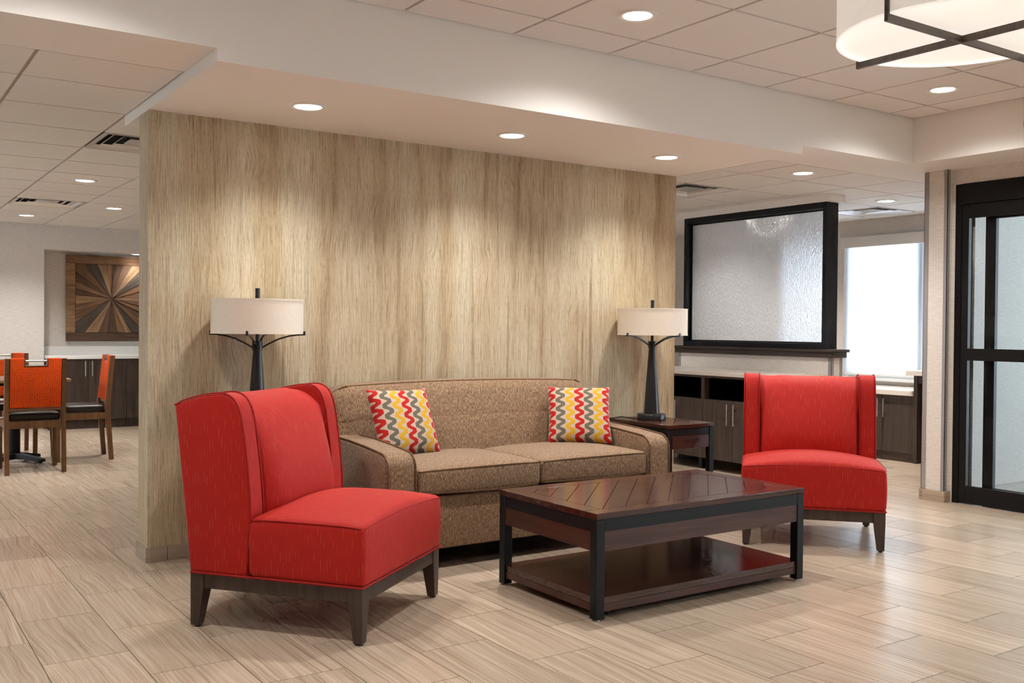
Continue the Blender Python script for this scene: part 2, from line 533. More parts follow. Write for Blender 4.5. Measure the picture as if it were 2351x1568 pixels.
def m_linen(name, col, glow=0.0, gc=None):
    t = NT(name)
    uv = t.co('UV')
    a = t.noise(t.map(uv, (30, 700, 1)), 1, 2, 0.6)
    b = t.noise(t.map(uv, (700, 30, 1)), 1, 2, 0.6)
    f = t.math('ADD', t.math('MULTIPLY', a, 0.5), t.math('MULTIPLY', b, 0.5))
    lo = tuple(x*0.86 for x in col[:3]) + (1,)
    c = t.ramp(f, [(0.35, lo), (0.65, col)])
    t.pr(c, 0.8, spec=0.2)
    if glow > 0:
        t.b.inputs['Emission Color'].default_value = gc
        t.b.inputs['Emission Strength'].default_value = glow
    return t.m
MAT['shade'] = m_linen('oatmeal_linen_shade', srgb(255, 246, 230))
MAT['drum'] = m_linen('lit_white_drum_fabric', srgb(250, 245, 236), 0.22, (1.0, 0.93, 0.84, 1))
MAT['diffuser'] = m_linen('lit_acrylic_diffuser', srgb(250, 246, 240), 0.40, (1.0, 0.94, 0.86, 1))

def m_emit(name, c, s):
    t = NT(name)
    t.pr((0.8, 0.8, 0.8, 1), 0.5)
    t.b.inputs['Emission Color'].default_value = (*c, 1)
    t.b.inputs['Emission Strength'].default_value = s
    return t.m
MAT['led'] = m_emit('lit_downlight_lens', (1.0, 0.93, 0.84), 14.0)

def m_pane(name, tint, refl=0.12):
    t = NT(name)
    tr = t.n('BsdfTransparent'); tr.inputs[0].default_value = tint
    gl = t.n('BsdfGlossy'); gl.inputs['Roughness'].default_value = 0.02
    fr = t.n('Fresnel'); fr.inputs[0].default_value = 1.45
    mx = t.n('MixShader')
    t.l(t.math('MULTIPLY', fr.outputs[0], refl/0.12*0.8), mx.inputs[0]); t.l(tr.outputs[0], mx.inputs[1]); t.l(gl.outputs[0], mx.inputs[2])
    t.l(mx.outputs[0], t.out.inputs[0])
    return t.m
MAT['pane'] = m_pane('clear_door_glass', (0.94, 0.975, 0.99, 1))

def m_rain():
    t = NT('rain_textured_glass')
    x, y, z = t.xyz(t.pos())
    n1 = t.noise(t.comb(0.0, t.math('MULTIPLY', y, 120), t.math('MULTIPLY', z, 30)), 1, 2, 0.6, 0.5)
    bp = t.n('Bump'); t.l(n1, bp.inputs['Height']); bp.inputs['Strength'].default_value = 1.0; bp.inputs['Distance'].default_value = 0.05
    rf = t.n('BsdfRefraction'); rf.inputs['Roughness'].default_value = 0.16; rf.inputs['IOR'].default_value = 1.3
    rf.inputs[0].default_value = (0.99, 1.0, 1.0, 1)
    tl = t.n('BsdfTranslucent'); tl.inputs[0].default_value = (0.97, 0.98, 1.0, 1)
    gl = t.n('BsdfGlossy'); gl.inputs['Roughness'].default_value = 0.22
    for nd in (rf, tl, gl): t.l(bp.outputs[0], nd.inputs['Normal'])
    m1 = t.n('MixShader'); m1.inputs[0].default_value = 0.40
    t.l(rf.outputs[0], m1.inputs[1]); t.l(tl.outputs[0], m1.inputs[2])
    m2 = t.n('MixShader'); m2.inputs[0].default_value = 0.12
    t.l(m1.outputs[0], m2.inputs[1]); t.l(gl.outputs[0], m2.inputs[2])
    t.l(m2.outputs[0], t.out.inputs[0])
    return t.m
MAT['rain'] = m_rain()

def m_rollershade():
    t = NT('white_solar_shade')
    tl = t.n('BsdfTranslucent'); tl.inputs[0].default_value = (0.80, 0.82, 0.86, 1)
    df = t.n('BsdfDiffuse'); df.inputs[0].default_value = (0.82, 0.83, 0.85, 1)
    tr = t.n('BsdfTransparent'); tr.inputs[0].default_value = (1, 1, 1, 1)
    m1 = t.n('MixShader'); m1.inputs[0].default_value = 0.30
    t.l(tl.outputs[0], m1.inputs[1]); t.l(df.outputs[0], m1.inputs[2])
    m2 = t.n('MixShader'); m2.inputs[0].default_value = 0.16
    t.l(m1.outputs[0], m2.inputs[1]); t.l(tr.outputs[0], m2.inputs[2])
    t.l(m2.outputs[0], t.out.inputs[0])
    return t.m
MAT['roller'] = m_rollershade()

# ------------------------------------------------------------------ key sizes (metres)
H1, H2, H3 = 2.309, 2.363, 2.673        # soffit, side ceilings, tray ceiling
WX, WT = 3.65, 0.185                    # feature wall length, thickness
S0, SB = -1.1225, 0.51                  # soffit front face, soffit back
TXR = 4.789                             # right side face of the tray
XD, XK, XW = 5.25, 5.19, 7.46           # door plane, pier face, window wall
YB = 7.28                               # dining room back wall
XL, YF = -4.6, -9.2                     # unseen left and rear walls
TOP = 2.95

# ------------------------------------------------------------------ floor
floor = struct('floor', (XL, 9.0, YF, 8.2, -0.12, -0.0016), MAT['grout'])
def tile_cells():
    c0 = int(math.floor((XL - TX0)/TA)); c1 = int(math.ceil((XW - TX0)/TA))
    for c in range(c0, c1+1):
        x = TX0 + c*TA
        o = 0.5*(c % 2)
        r0 = int(math.floor((-6.5-TY0)/(2*TA))); r1 = int(math.ceil((YB-TY0)/(2*TA)))
        for r in range(r0, r1+1):
            y = TY0 + (r+o)*2*TA
            yield x, y
def proj(x, y, z):
    d = Vector((x, y, z)) - camo.matrix_world.translation
    dz = d.dot(_f*1.0) if d.dot(_f) > 0 else d.dot(_f)
    if dz < 0.3: return None
    return 1175.5 + 2258.36*d.dot(_r)/dz, 784 - 2258.36*d.dot(_u)/dz, dz
_cells = []
for x, y in tile_cells():
    if x < -3.2 or x > XW-0.3: continue
    p = proj(x+TA/2, y+TA, 0)
    inside = p is not None and -160 < p[0] < 2500 and 700 < p[1] < 1720
    _cells.append((p[2] if inside else 1e6 + abs(x) + abs(y), x, y))
_cells.sort()
G = 0.0034
bm = bmesh.new()
bm_box(bm, G/2, TA-G/2, G/2, 2*TA-G/2, -0.0014, 0.0)
tile0 = finish(bm, 'tile', MAT['tile'], floor, off=(0, 0, 0), smooth=False)
tile0.location = (_cells[0][1], _cells[0][2], 0)
for d, x, y in _cells[1:300]:
    inst(tile0, floor, (x, y, 0))
bm = bmesh.new()
for d, x, y in _cells[300:]:
    x1, y1 = min(x+TA-G/2, 8.9), y+2*TA-G/2
    vs = [bm.verts.new(p) for p in ((x+G/2, y+G/2, 0), (x1, y+G/2, 0), (x1, y1, 0), (x+G/2, y1, 0))]
    bm.faces.new(vs)
rest = finish(bm, 'tile_field', MAT['tile'], floor, off=(0, 0, 0), smooth=False)
rest['kind'] = 'stuff'

# ------------------------------------------------------------------ ceilings
CT = 0.6096
def grid_ceiling(name, xs, ys, z, skip=(), see=True):
    """tegular tiles hanging a little below the tees"""
    OFF[0] = Vector((0, 0, 0))
    root = box(name, (xs[0], xs[-1], ys[0], ys[-1], z+0.02, z+0.06), MAT['dark_inside'])
    root['kind'] = 'structure'
    gap = 0.017
    cache = {}
    for i in range(len(xs)-1):
        for j in range(len(ys)-1):
            if (i, j) in skip: continue
            x0, x1, y0, y1 = xs[i], xs[i+1], ys[j], ys[j+1]
            a, b = x1-x0-gap, y1-y0-gap
            if a < 0.02 or b < 0.02: continue
            key = (round(a, 3), round(b, 3))
            if key in cache:
                inst(cache[key], root, ((x0+x1)/2, (y0+y1)/2, z))
            else:
                q = bmesh.new()
                bm_box(q, -a/2, a/2, -b/2, b/2, 0, 0.018)
                o = finish(q, 'ceiling_tile', MAT['ceiltile'], root, off=(0, 0, 0), smooth=False)
                o.location = ((x0+x1)/2, (y0+y1)/2, z)
                cache[key] = o
    OFF[0] = Vector((0, 0, 0))
    for x in xs: box('grid_tee', (x-0.012, x+0.012, ys[0], ys[-1], z+0.010, z+0.015), MAT['tee'], root, smooth=False)
    for y in ys: box('grid_tee', (xs[0], xs[-1], y-0.012, y+0.012, z+0.0102, z+0.0148), MAT['tee'], root, smooth=False)
    return root

def cuts(a, b, ref, step=CT):
    k = math.ceil((a-ref)/step + 1e-4)
    out = [a]
    while ref + k*step < b - 1e-3:
        out.append(ref + k*step); k += 1
    return out + [b]

ceil_tray = grid_ceiling('ceiling', cuts(-3.4, TXR, 1.4687), cuts(-8.0, S0, -1.4096), H3)
LX = cuts(-2.9, 1.83, 0.0); LY = cuts(-0.65, YB, 1.0711)
def cell(xs, ys, x, y):
    i = max(k for k in range(len(xs)-1) if xs[k] <= x); j = max(k for k in range(len(ys)-1) if ys[k] <= y)
    return i, j
ceil_left = grid_ceiling('ceiling', LX, LY, H2, skip={cell(LX, LY, .3, 1.4), cell(LX, LY, .3, 5.05)})
RX = cuts(3.90, XW, 4.19); RY = cuts(-0.65, YB, -0.148)
ceil_right = grid_ceiling('ceiling', RX, RY, H2, skip={cell(RX, RY, 4.5, .75), cell(RX, RY, 6.9, .75)})

# plaster border strips, bulkheads and the soffit above the feature wall
struct('ceiling_border', (XL, 0.0, S0+0.02, -0.65, H2, H2+0.05), MAT['drywall'])
struct('ceiling_border', [(WX, TXR+0.02, S0+0.02, -0.65, H2, H2+0.05), (TXR+0.02, XW, S0-0.4, -0.65, H2, H2+0.05), (WX, 3.90, -0.65, YB, H2, H2+0.05)], MAT['drywall'])
struct('ceiling_border', (TXR+0.02, XD+0.15, -8.0, S0-0.4, H2, H2+0.05), MAT['drywall'])
struct('ceiling_bulkhead', (XL, TXR+0.02, S0, S0+0.02, H2, H3+0.06), MAT['drywall'])
struct('ceiling_bulkhead', (TXR, TXR+0.02, -8.0, S0, H2, H3+0.06), MAT['drywall'])
struct('ceiling_soffit', (0.0, WX, S0-0.0004, SB, H1, H2+0.04), MAT['drywall'])
struct('ceiling', (1.83, 3.9, SB, YB, H2, H2+0.05), MAT['drywall'])
struct('ceiling', (XL-0.2, 9.0, YF-0.2, 8.2, TOP, TOP+0.1), MAT['drywall'])
struct('ceiling', [(XL, -3.4, -8.0, S0, H3, H3+0.06), (XL, XD+0.1, YF, -8.0, H3, H3+0.06), (XL, -2.9, -0.65, 8, H2, H2+0.05)], MAT['drywall'])

# ------------------------------------------------------------------ walls
wall_feature = struct('wall_feature', (0.0, WX, 0.0, WT, 0.0, H1), MAT['feature'])
struct('wall_left', [(XL-0.15, XL, YF, 2.6, 0.0, TOP), (XL-0.15, XL, 5.6, 8.2, 0.0, TOP), (XL-0.15, XL, 2.6, 5.6, 0.0, 0.85), (XL-0.15, XL, 2.6, 5.6, 2.15, TOP)], MAT['wallpaper'])
struct('wall_rear', (XL, XD+0.2, YF-0.15, YF, 0.0, TOP), MAT['wallpaper'])
# dining back wall with a niche
NX0, NX1, NZ1, NYB = 0.625, 2.35, 2.083, 7.60
struct('wall_dining', [(XL, NX0, YB, YB+0.5, 0, TOP), (NX0, NX1, YB, YB+0.5, NZ1, TOP), (NX1, XW, YB, YB+0.5, 0, TOP), (NX0, NX1, NYB, YB+0.5, 0, NZ1)], MAT['wallpaper'])
# window wall
WY0, WY1, WZ0, WZ1 = -0.40, 1.46, 0.735, 2.17
struct('wall_window', [(XW, XW+0.2, -1.3, WY0, 0, TOP), (XW, XW+0.2, WY1, YB, 0, TOP), (XW, XW+0.2, WY0, WY1, 0, WZ0), (XW, XW+0.2, WY0, WY1, WZ1, TOP)], MAT['wallpaper'])
# pier and the wall behind it, dividing lounge and vestibule
pier = struct('wall_pier', [(XK, XD+0.10, -1.135, -0.962, 0, H2), (XD+0.10, XW+0.2, -1.25, -0.962, 0, TOP)], MAT['wallpaper'])
box('corner_guard', [(XK-0.004, XK-0.0005, -0.992, -0.958, 0.078, H2-0.003), (XK-0.004, XK+0.03, -0.9615, -0.958, 0.078, H2-0.003)], MAT['guard'], pier)
box('corner_guard', [(XK-0.004, XK-0.0005, -1.139, -1.112, 0.078, H2-0.003), (XK-0.004, XK+0.028, -1.139, -1.1355, 0.078, H2-0.003)], MAT['guard'], pier)
# entrance wall above and beyond the sliding door
DY0, DY1, DZ = -1.161, -3.55, 2.255
struct('wall_entrance', [(XD, XD+0.10, DY1, -1.135, DZ, H2+0.02), (XD, XD+0.10, -4.3, DY1, 0, H2+0.02), (XD, XD+0.10, YF, -4.3, 0, 0.3), (XD, XD+0.1, YF, -4.3, 2.25, H2+.02), (XD, XD+0.10, DY0, -1.135, 0, DZ)], MAT['wallpaper'])
# vestibule shell beyond the door
struct('wall_vestibule', [(XD+0.1, 7.1, -4.2, -4.1, 0, TOP), (7.0, 7.1, -4.1, -1.25, 2.5, TOP)], MAT['wallpaper'])
struct('ceiling_vestibule', (XD+0.1, 7.1, -4.1, -1.25, 2.5, 2.56), MAT['drywall'])
OFF[0] = Vector((0, 0, 0))
bv = struct('baseboard_vestibule', (XD+0.11, 7.0, -1.262, -1.25, 0, 0.098), MAT['basetile'])

# tile baseboards, laid in pieces
def baseboard(name, runs, h=0.076, t=0.011):
    OFF[0] = Vector((0, 0, 0))
    r = bpy.data.objects.new(name, None); COL.objects.link(r); r['kind'] = 'structure'
    for (x0, x1, y0, y1) in runs:
        box('base_tile', (x0, x1, y0, y1, 0.0004, h), MAT['basetile'], r, bevel=0.001, seg=1)
    return r
runs = [(-0.011, 0.098, -0.011, -0.0002)]
x = 0.100
while x < WX:
    runs.append((x, min(x+0.598, WX+0.011), -0.011, -0.0002)); x += 0.6
runs += [(-0.011, -0.0002, 0.0, WT+0.011), (WX+0.0002, WX+0.011, 0.0, WT+0.011)]
baseboard('baseboard_feature', runs)
baseboard('baseboard_pier', [(XK-0.018, XK-0.0045, -1.152, -0.955), (XK-0.004, XD+0.004, -1.152, -1.1395), (XK-0.004, XD+0.6, -0.957, -0.945)])
baseboard('baseboard_dining', [(XL+k*0.6, min(XL+k*0.6+0.598, NX0), YB-0.011, YB-0.0002) for k in range(9)])

# ------------------------------------------------------------------ recessed downlights
def downlight(x, y, z, power, label, group=None, r=0.078, spot=128, color=WARM):
    t = thing('recessed_downlight', label, 'downlight', (x, y, z), group=group)
    lathe('trim_ring', [(r+0.016, z-0.0012), (r+0.014, z-0.006), (r, z-0.007), (r-0.012, z-0.002), (r-0.012, z-0.0012)], x, y, MAT['white_trim'], t, n=40)
    lathe('lens', [(0, z-0.0035), (r-0.012, z-0.0035)], x, y, MAT['led'], t, n=40)
    l = bpy.data.lights.new('downlight_beam', 'SPOT')
    l.energy = power; l.color = color; l.spot_size = math.radians(150 if power == P_TRAY else spot); l.spot_blend = 0.95; l.shadow_soft_size = 0.06
    lo = bpy.data.objects.new('downlight_beam', l); COL.objects.link(lo)
    lo.parent = t; lo.location = (0, 0, -0.02)
    return t
downlight(0.633, -0.546, H1, P_SOFFIT, 'lit round downlight in the soffit above the lamp behind the large red chair')
downlight(1.863, -0.543, H1, P_SOFFIT, 'lit round downlight in the soffit above the middle of the brown sofa')
downlight(3.052, -0.540, H1, P_SOFFIT, 'lit round downlight in the soffit above the lamp by the glass screen')
downlight(1.777, -1.705, H3, P_TRAY, 'lit round downlight in the raised ceiling left of the drum pendant')
downlight(4.201, -1.715, H3, P_TRAY, 'lit round downlight in the raised ceiling near the bulkhead corner by the door')
downlight(0.305, 3.235, H2, P_LOW, 'lit round downlight in the dining ceiling between the two air vents')
downlight(0.914, 5.06, H2, P_LOW, 'lit round downlight in the dining ceiling nearest the feature wall edge')
downlight(0.305, 6.30, H2, P_LOW, 'lit round downlight in the dining ceiling close to the back wall')
downlight(4.51, -0.42, H2, P_LOW, 'lit round downlight in the low ceiling in front of the glass screen', color=(1.0, .95, .90))
downlight(6.325, 0.165, H2, P_LOW, 'lit round downlight in the low ceiling before the shaded window', color=(1.0, .95, .90))
downlight(6.325, 1.39, H2, P_LOW, 'lit round downlight glowing through the top of the rain glass screen', color=(1.0, .95, .90))
downlight(1.68, 7.42, NZ1, 14.0, 'small lit downlight in the niche over the wood wall art', r=0.06)
# the same fittings continue over the unseen rest of the room
for (x, y, z, p) in ((-0.647, -1.71, H3, P_TRAY), (-0.647, -4.12, H3, P_TRAY), (4.20, -4.12, H3, P_TRAY), (1.777, -6.0, H3, P_TRAY), (4.2, -6.4, H3, P_TRAY), (-0.647, -6.4, H3, P_TRAY),
                     (-1.524, 1.2, H2, P_LOW), (-1.524, 3.9, H2, P_LOW), (4.5, 2.6, H2, P_LOW)):
    downlight(x, y, z, p, 'lit round downlight in the ceiling away from the seating group', 'downlights over the rest of the room')

# ------------------------------------------------------------------ ceiling air diffusers
def vent(x0, y0, z, label):
    t = thing('air_diffuser', label, 'air vent', (x0+CT/2, y0+CT/2, z))
    cx, cy = x0+CT/2, y0+CT/2
    def ring(name, ro, zo, ri, zi, th=0.003, mat='vent'):
        q = bmesh.new()
        for dz in (0, th):
            pass
        A = [(-1,-1),(1,-1),(1,1),(-1,1)]
        o = [q.verts.new((cx+a*ro, cy+b*ro, zo)) for a, b in A]
        i = [q.verts.new((cx+a*ri, cy+b*ri, zi)) for a, b in A]
        o2 = [q.verts.new((cx+a*ro, cy+b*ro, zo+th)) for a, b in A]
        i2 = [q.verts.new((cx+a*ri, cy+b*ri, zi+th)) for a, b in A]
        for k in range(4):
            j = (k+1) % 4
            q.faces.new((o[k], o[j], i[j], i[k])); q.faces.new((i2[k], i2[j], o2[j], o2[k]))
            q.faces.new((o[j], o[k], o2[k], o2[j])); q.faces.new((i[k], i[j], i2[j], i2[k]))
        bmesh.ops.recalc_face_normals(q, faces=q.faces)
        return finish(q, name, MAT[mat], t, smooth=False)
    ring('frame', 0.298, z-0.001, 0.272, z-0.001)
    ring('outer_cone', 0.272, z-0.001, 0.205, z+0.045)
    ring('louver', 0.222, z+0.012, 0.150, z+0.046)
    ring('louver', 0.156, z+0.013, 0.092, z+0.046)
    box('centre_plate', (cx-0.098, cx+0.098, cy-0.098, cy+0.098, z+0.014, z+0.018), MAT['vent'], t)
    box('duct_throat', (cx-0.285, cx+0.285, cy-0.285, cy+0.285, z+0.055, z+0.062), MAT['dark_inside'], t)
    return t
vent(0.0, 1.0711, H2, 'white square air vent in the dining ceiling beside the feature wall edge')
vent(0.0, 1.0711+6*CT, H2, 'white square air vent in the dining ceiling farther from the feature wall')
vent(4.19, 0.4616, H2, 'white square air vent in the low ceiling beside the glass screen')
vent(4.19+4*CT, 0.4616, H2, 'white square air vent in the ceiling in front of the shaded window')

# ------------------------------------------------------------------ red slipper chairs
def tri_profile(pts, n):
    """resample a polyline with a Catmull-Rom spline"""
    out = []
    for i in range(len(pts)-1):
        p0 = Vector(pts[max(i-1, 0)]); p1 = Vector(pts[i]); p2 = Vector(pts[i+1]); p3 = Vector(pts[min(i+2, len(pts)-1)])
        for k in range(n):
            t = k/n
            out.append(0.5*((2*p1) + (p2-p0)*t + (2*p0-5*p1+4*p2-p3)*t*t + (3*p1-p0-3*p2+p3)*t**3))
    out.append(Vector(pts[-1]))
    return out

def make_red_chair(loc, rot, label):
    t = thing('slipper_chair', label, 'chair', (*loc, 0), rot, 'red wing-back lounge chairs', world_geo=False)
    W = 0.385
    # wings
    front = tri_profile([(0.125, 0.223), (0.113, 0.34), (0.105, 0.47), (0.116, 0.62), (0.135, 0.765), (0.150, 0.85), (0.172, 0.908), (0.205, 0.936), (0.25, 0.944), (0.33, 0.933), (0.40, 0.915), (0.462, 0.893)], 3)
    out = [(p.x, p.y) for p in front] + [(0.44, 0.70), (0.41, 0.45), (0.385, 0.223)]
    for s in (-1, 1):
        a, b = (s*W, s*0.287)
        prism('wing', out, 'x', min(a, b), max(a, b), MAT['red'], t, bevel=0.014, seg=3, angle=50)
        for xx in (s*(W-0.004), s*0.291):
            tube('welt', [(xx, p.x-0.001+0.003*(p.y > .9), p.y+0.003*(p.y > .9)) for p in front[3:]], 0.0034, MAT['redwelt'], t, n=6)
    # inner back, rolling over the top to the rear
    prof = tri_profile([(0.10, 0.40), (0.055, 0.47), (0.048, 0.56), (0.073, 0.66), (0.107, 0.744), (0.145, 0.82), (0.182, 0.873), (0.22, 0.906), (0.262, 0.926), (0.31, 0.934), (0.37, 0.925), (0.43, 0.908), (0.458, 0.88), (0.44, 0.70), (0.41, 0.45), (0.388, 0.223)], 3)
    q = bmesh.new()
    xs = [-0.2868 + 0.5736*i/28 for i in range(29)]
    rows = []
    for x in xs:
        e = abs(x)/0.287
        row = []
        for p in prof:
            bul = 0.0
            y, z = p
            if y < 0.33 and z > 0.39:
                wf = 0.106 + 0.03*max(0, (z-0.47)/0.30) + 0.012*max(0, (z-0.77)/0.1)
                bul = max(0.0, wf + 0.010 - y)*e**6 + 0.004*e*e
                z2 = z - 0.014*max(0, e-0.55)/0.45*max(0, (z-0.85)/0.08) - 0.006*math.cos(x*11)*max(0, (z-0.88)/0.05)*0.5
            else: z2 = z
            row.append(q.verts.new((x, y+bul, z2)))
        rows.append(row)
    for i in range(len(xs)-1):
        for j in range(len(prof)-1):
            q.faces.new((rows[i][j], rows[i+1][j], rows[i+1][j+1], rows[i][j+1]))
    for r_ in (rows[0], rows[-1]): q.faces.new(r_)
    q.faces.new([r_[0] for r_ in rows] + [r_[-1] for r_ in rows][::-1])
    bmesh.ops.recalc_face_normals(q, faces=q.faces)
    finish(q, 'back_cushion', MAT['red'], t, angle=60)
    # seat
    def dfm(x, y, z):
        fx = max(0, 1-(x/0.385)**2); u = (y+0.01)/0.255
        fy = max(0, 1-abs(min(1, max(-1, u)))**4)
        top = max(0, (z+0.02)/0.135)
        side = 0.006*max(0, 1-(z/0.115)**2)*(1 if abs(x) > 0.36 else 0)*(1 if x > 0 else -1)
        return (x+side, y - 0.004*max(0, 1-(z/0.115)**2)*(y < -0.2), z + top*(0.018*fx + 0.036*fx*fy + 0.008*fy))
    rbox('seat', (0, -0.1375, 0.337), (W, 0.2525, 0.115), 0.022, MAT['red'], t, dfm, ns=4, nf=16)
    box('seat', (-0.285, 0.285, 0.115, 0.36, 0.225, 0.41), MAT['red'], t)
    # seams and welts
    def edge(pts, r=0.0032): tube('welt', pts, r, MAT['redwelt'], t, n=6)
    top = lambda x, y: 0.4515 + 0.018*(1-(x/0.385)**2)
    edge([(x, -0.3885, top(x, 0)-0.006) for x in [-0.375+0.75*k/20 for k in range(21)]], 0.0022)
    for s in (-1, 1): edge([(s*(W-0.0005), y, 0.4465+0.008*max(0, 1-abs((y+.13)/.255)**4)) for y in [-0.378+0.48*k/12 for k in range(13)]], 0.0022)
    edge([(-W, 0.38, 0.2235), (-W, -0.387, 0.2235), (W, -0.387, 0.2235), (W, 0.38, 0.2235)], 0.0045)
    # wooden plinth and legs
    for nm, b in (('front_rail', (-0.33, 0.33, -0.378, -0.350, 0.160, 0.219)), ('back_rail', (-0.33, 0.33, 0.350, 0.376, 0.160, 0.219)),
                  ('side_rail', (-0.376, -0.350, -0.33, 0.33, 0.160, 0.219)), ('side_rail', (0.350, 0.376, -0.33, 0.33, 0.160, 0.219))):
        box(nm, b, MAT['legwood'], t, bevel=0.002, seg=1)
    for sx in (-1, 1):
        for sy in (-1, 1):
            q = bmesh.new()
            A = [(0.382, 0.382), (0.322, 0.382), (0.322, 0.322), (0.382, 0.322)]
            k = 0.0 if sy < 0 else 0.004
            B = [(0.378, 0.380+k), (0.341, 0.380+k), (0.341, 0.344+k), (0.378, 0.344+k)]
            tp = [q.verts.new((sx*a, sy*b, 0.2195)) for a, b in A]; md = [q.verts.new((sx*a, sy*b, 0.165)) for a, b in A]
            bt = [q.verts.new((sx*a, sy*b, 0.008)) for a, b in B]
            q.faces.new(tp); q.faces.new(bt)
            for u_, l_ in ((tp, md), (md, bt)):
                for i in range(4): q.faces.new((u_[i], u_[(i+1) % 4], l_[(i+1) % 4], l_[i]))
            bmesh.ops.recalc_face_normals(q, faces=q.faces)
            lg = finish(q, 'leg', MAT['legwood'], t, smooth=False)
            lathe('glide', [(0, 0.0), (0.011, 0.0), (0.011, 0.008), (0, 0.008)], sx*0.36, sy*0.362, MAT['rubber'], lg, n=12)
    return t
make_red_chair((0.41, -1.27), math.radians(37.9), 'red wing-back slipper chair in front of the wood-look wall end, beside the sofa arm')
make_red_chair((3.46, -1.36), math.radians(-48.0), 'red wing-back slipper chair beyond the coffee table, in front of the cabinets')

# ------------------------------------------------------------------ sofa
SX0, SX1 = 0.877, 2.716
t = thing('sofa', 'brown chenille two-seat sofa with rounded back against the wood-look wall', 'sofa', ((SX0+SX1)/2, -0.5, 0))
box('base', (SX0+0.163, SX1-0.163, -0.905, -0.09, 0.105, 0.372), MAT['tweed'], t, bevel=0.012, seg=3)
box('base_rail', (SX0+0.163, SX1-0.163, -0.928, -0.905, 0.105, 0.368), MAT['tweed'], t, bevel=0.010, seg=3)
for s, (a, b) in enumerate(((SX0, SX0+0.162), (SX1-0.162, SX1))):
    arm = [(-0.09, 0.105), (-0.945, 0.105), (-0.955, 0.30), (-0.955, 0.50)]
    arm += [(-0.955 + 0.085*(1-math.cos(k*PI/12)), 0.515 + 0.082*math.sin(k*PI/12)) for k in range(1, 7)]
    arm += [(-0.70, 0.612), (-0.50, 0.624), (-0.30, 0.628), (-0.09, 0.625)]
    ar = prism('arm', arm, 'x', a, b, MAT['tweed'], t, bevel=0.016, seg=3, angle=50)
    for xx in (a+0.006, b-0.006):
        tube('welt', [(xx, y-0.002, z+0.002) for y, z in arm[1:]], 0.0048, MAT['tweedwelt'], ar, n=6)
def seat_d(x, y, z):
    fx = max(0, 1-(x/0.37)**4); fy = max(0, 1-(y/0.30)**4)
    if z > 0: z = z + 0.022*fx*fy + 0.006*fx
    else: z = z - 0.005*math.sin(x*7+1)
    return (x, y - 0.010*max(0, 1-(z/0.07)**2)*(y < -0.2)*fx, z)
mid = (SX0+SX1)/2
for x0, x1 in ((SX0+0.166, mid-0.002), (mid+0.002, SX1-0.166)):
    cx, hx = (x0+x1)/2, (x1-x0)/2
    cu = rbox('seat_cushion', (cx, -0.635, 0.443), (hx, 0.315, 0.066), 0.026, MAT['tweed'], t, seat_d, ns=4, nf=14)
    loop = [(cx-hx+0.004, -0.33), (cx-hx+0.004, -0.925), (cx-hx+0.02, -0.945)] + [(cx-hx+0.02+(2*hx-0.04)*k/8, -0.9475-0.004*math.sin(k*PI/8)) for k in range(1, 8)] + [(cx+hx-0.02, -0.945), (cx+hx-0.004, -0.925), (cx+hx-0.004, -0.33)]
    for dz in (0.499, 0.388):
        tube('welt', [(x, y, dz + (0.006*max(0, 1-((x-cx)/hx)**4) if dz > 0.45 else -0.004*math.sin((x-cx)*7+1))) for x, y in loop], 0.0046, MAT['tweedwelt'], cu, n=6)
# back: one wide upholstered panel, leaning, rounded top corners
def back_d(x, y, z):
    u = abs(x)/0.91
    zz = z + 0.018*(1-u*u)*max(0, z/0.2)
    f = (zz+0.25)/0.5
    lean = 0.13*f
    crown = 0.035*max(0, 1-(x/0.9)**4)*max(0, 1-((z+0.02)/0.27)**2)*(y < 0)
    tuck = 0.004*math.exp(-((z-0.065)/0.012)**2)*(y < 0)*(1 if abs(x) < 0.86 else 0)
    drop = 0.06*max(0, (u-0.86)/0.14)**2*max(0, (z+0.05)/0.3)
    return (x, y+lean-crown+tuck+0.05*max(0, (u-0.9)/0.1)*(y < 0), zz-drop)
bk = rbox('back', (mid, -0.275, 0.640), (0.905, 0.085, 0.248), 0.060, MAT['tweed'], t, back_d, ns=6, nf=26)
def backpt(x, z, dy=-0.0865):
    p = back_d(x, dy, z); return (p[0]+mid, p[1]-0.275, p[2]+0.640)
wl = [(-0.893, z) for z in (-0.02, 0.06, 0.12, 0.17)] + [(-0.893+0.06*(1-math.cos(k*PI/8)), 0.185+0.052*math.sin(k*PI/8)) for k in range(0, 5)] + [(-0.80+1.6*k/16, 0.240) for k in range(17)] + [(0.893-0.06*(1-math.cos(k*PI/8)), 0.185+0.052*math.sin(k*PI/8)) for k in range(4, -1, -1)] + [(0.893, z) for z in (0.17, 0.12, 0.06, -0.02)]
tube('welt', [backpt(x, z, -0.055) for x, z in wl], 0.0048, MAT['tweedwelt'], bk, n=6)
tube('stitch_seam', [backpt(-0.86+1.72*k/40, 0.065, -0.0850) for k in range(41)], 0.0016, MAT['tweedwelt'], bk, n=5)
for x in (SX0+0.08, SX1-0.08):
    for y in (-0.86, -0.16):
        box('foot', (x-0.03, x+0.03, y-0.03, y+0.03, 0.0, 0.104), MAT['rubber'], t, bevel=0.004)
box('dust_cover', (SX0+0.02, SX1-0.02, -0.90, -0.11, 0.098, 0.104), MAT['dark_inside'], t)

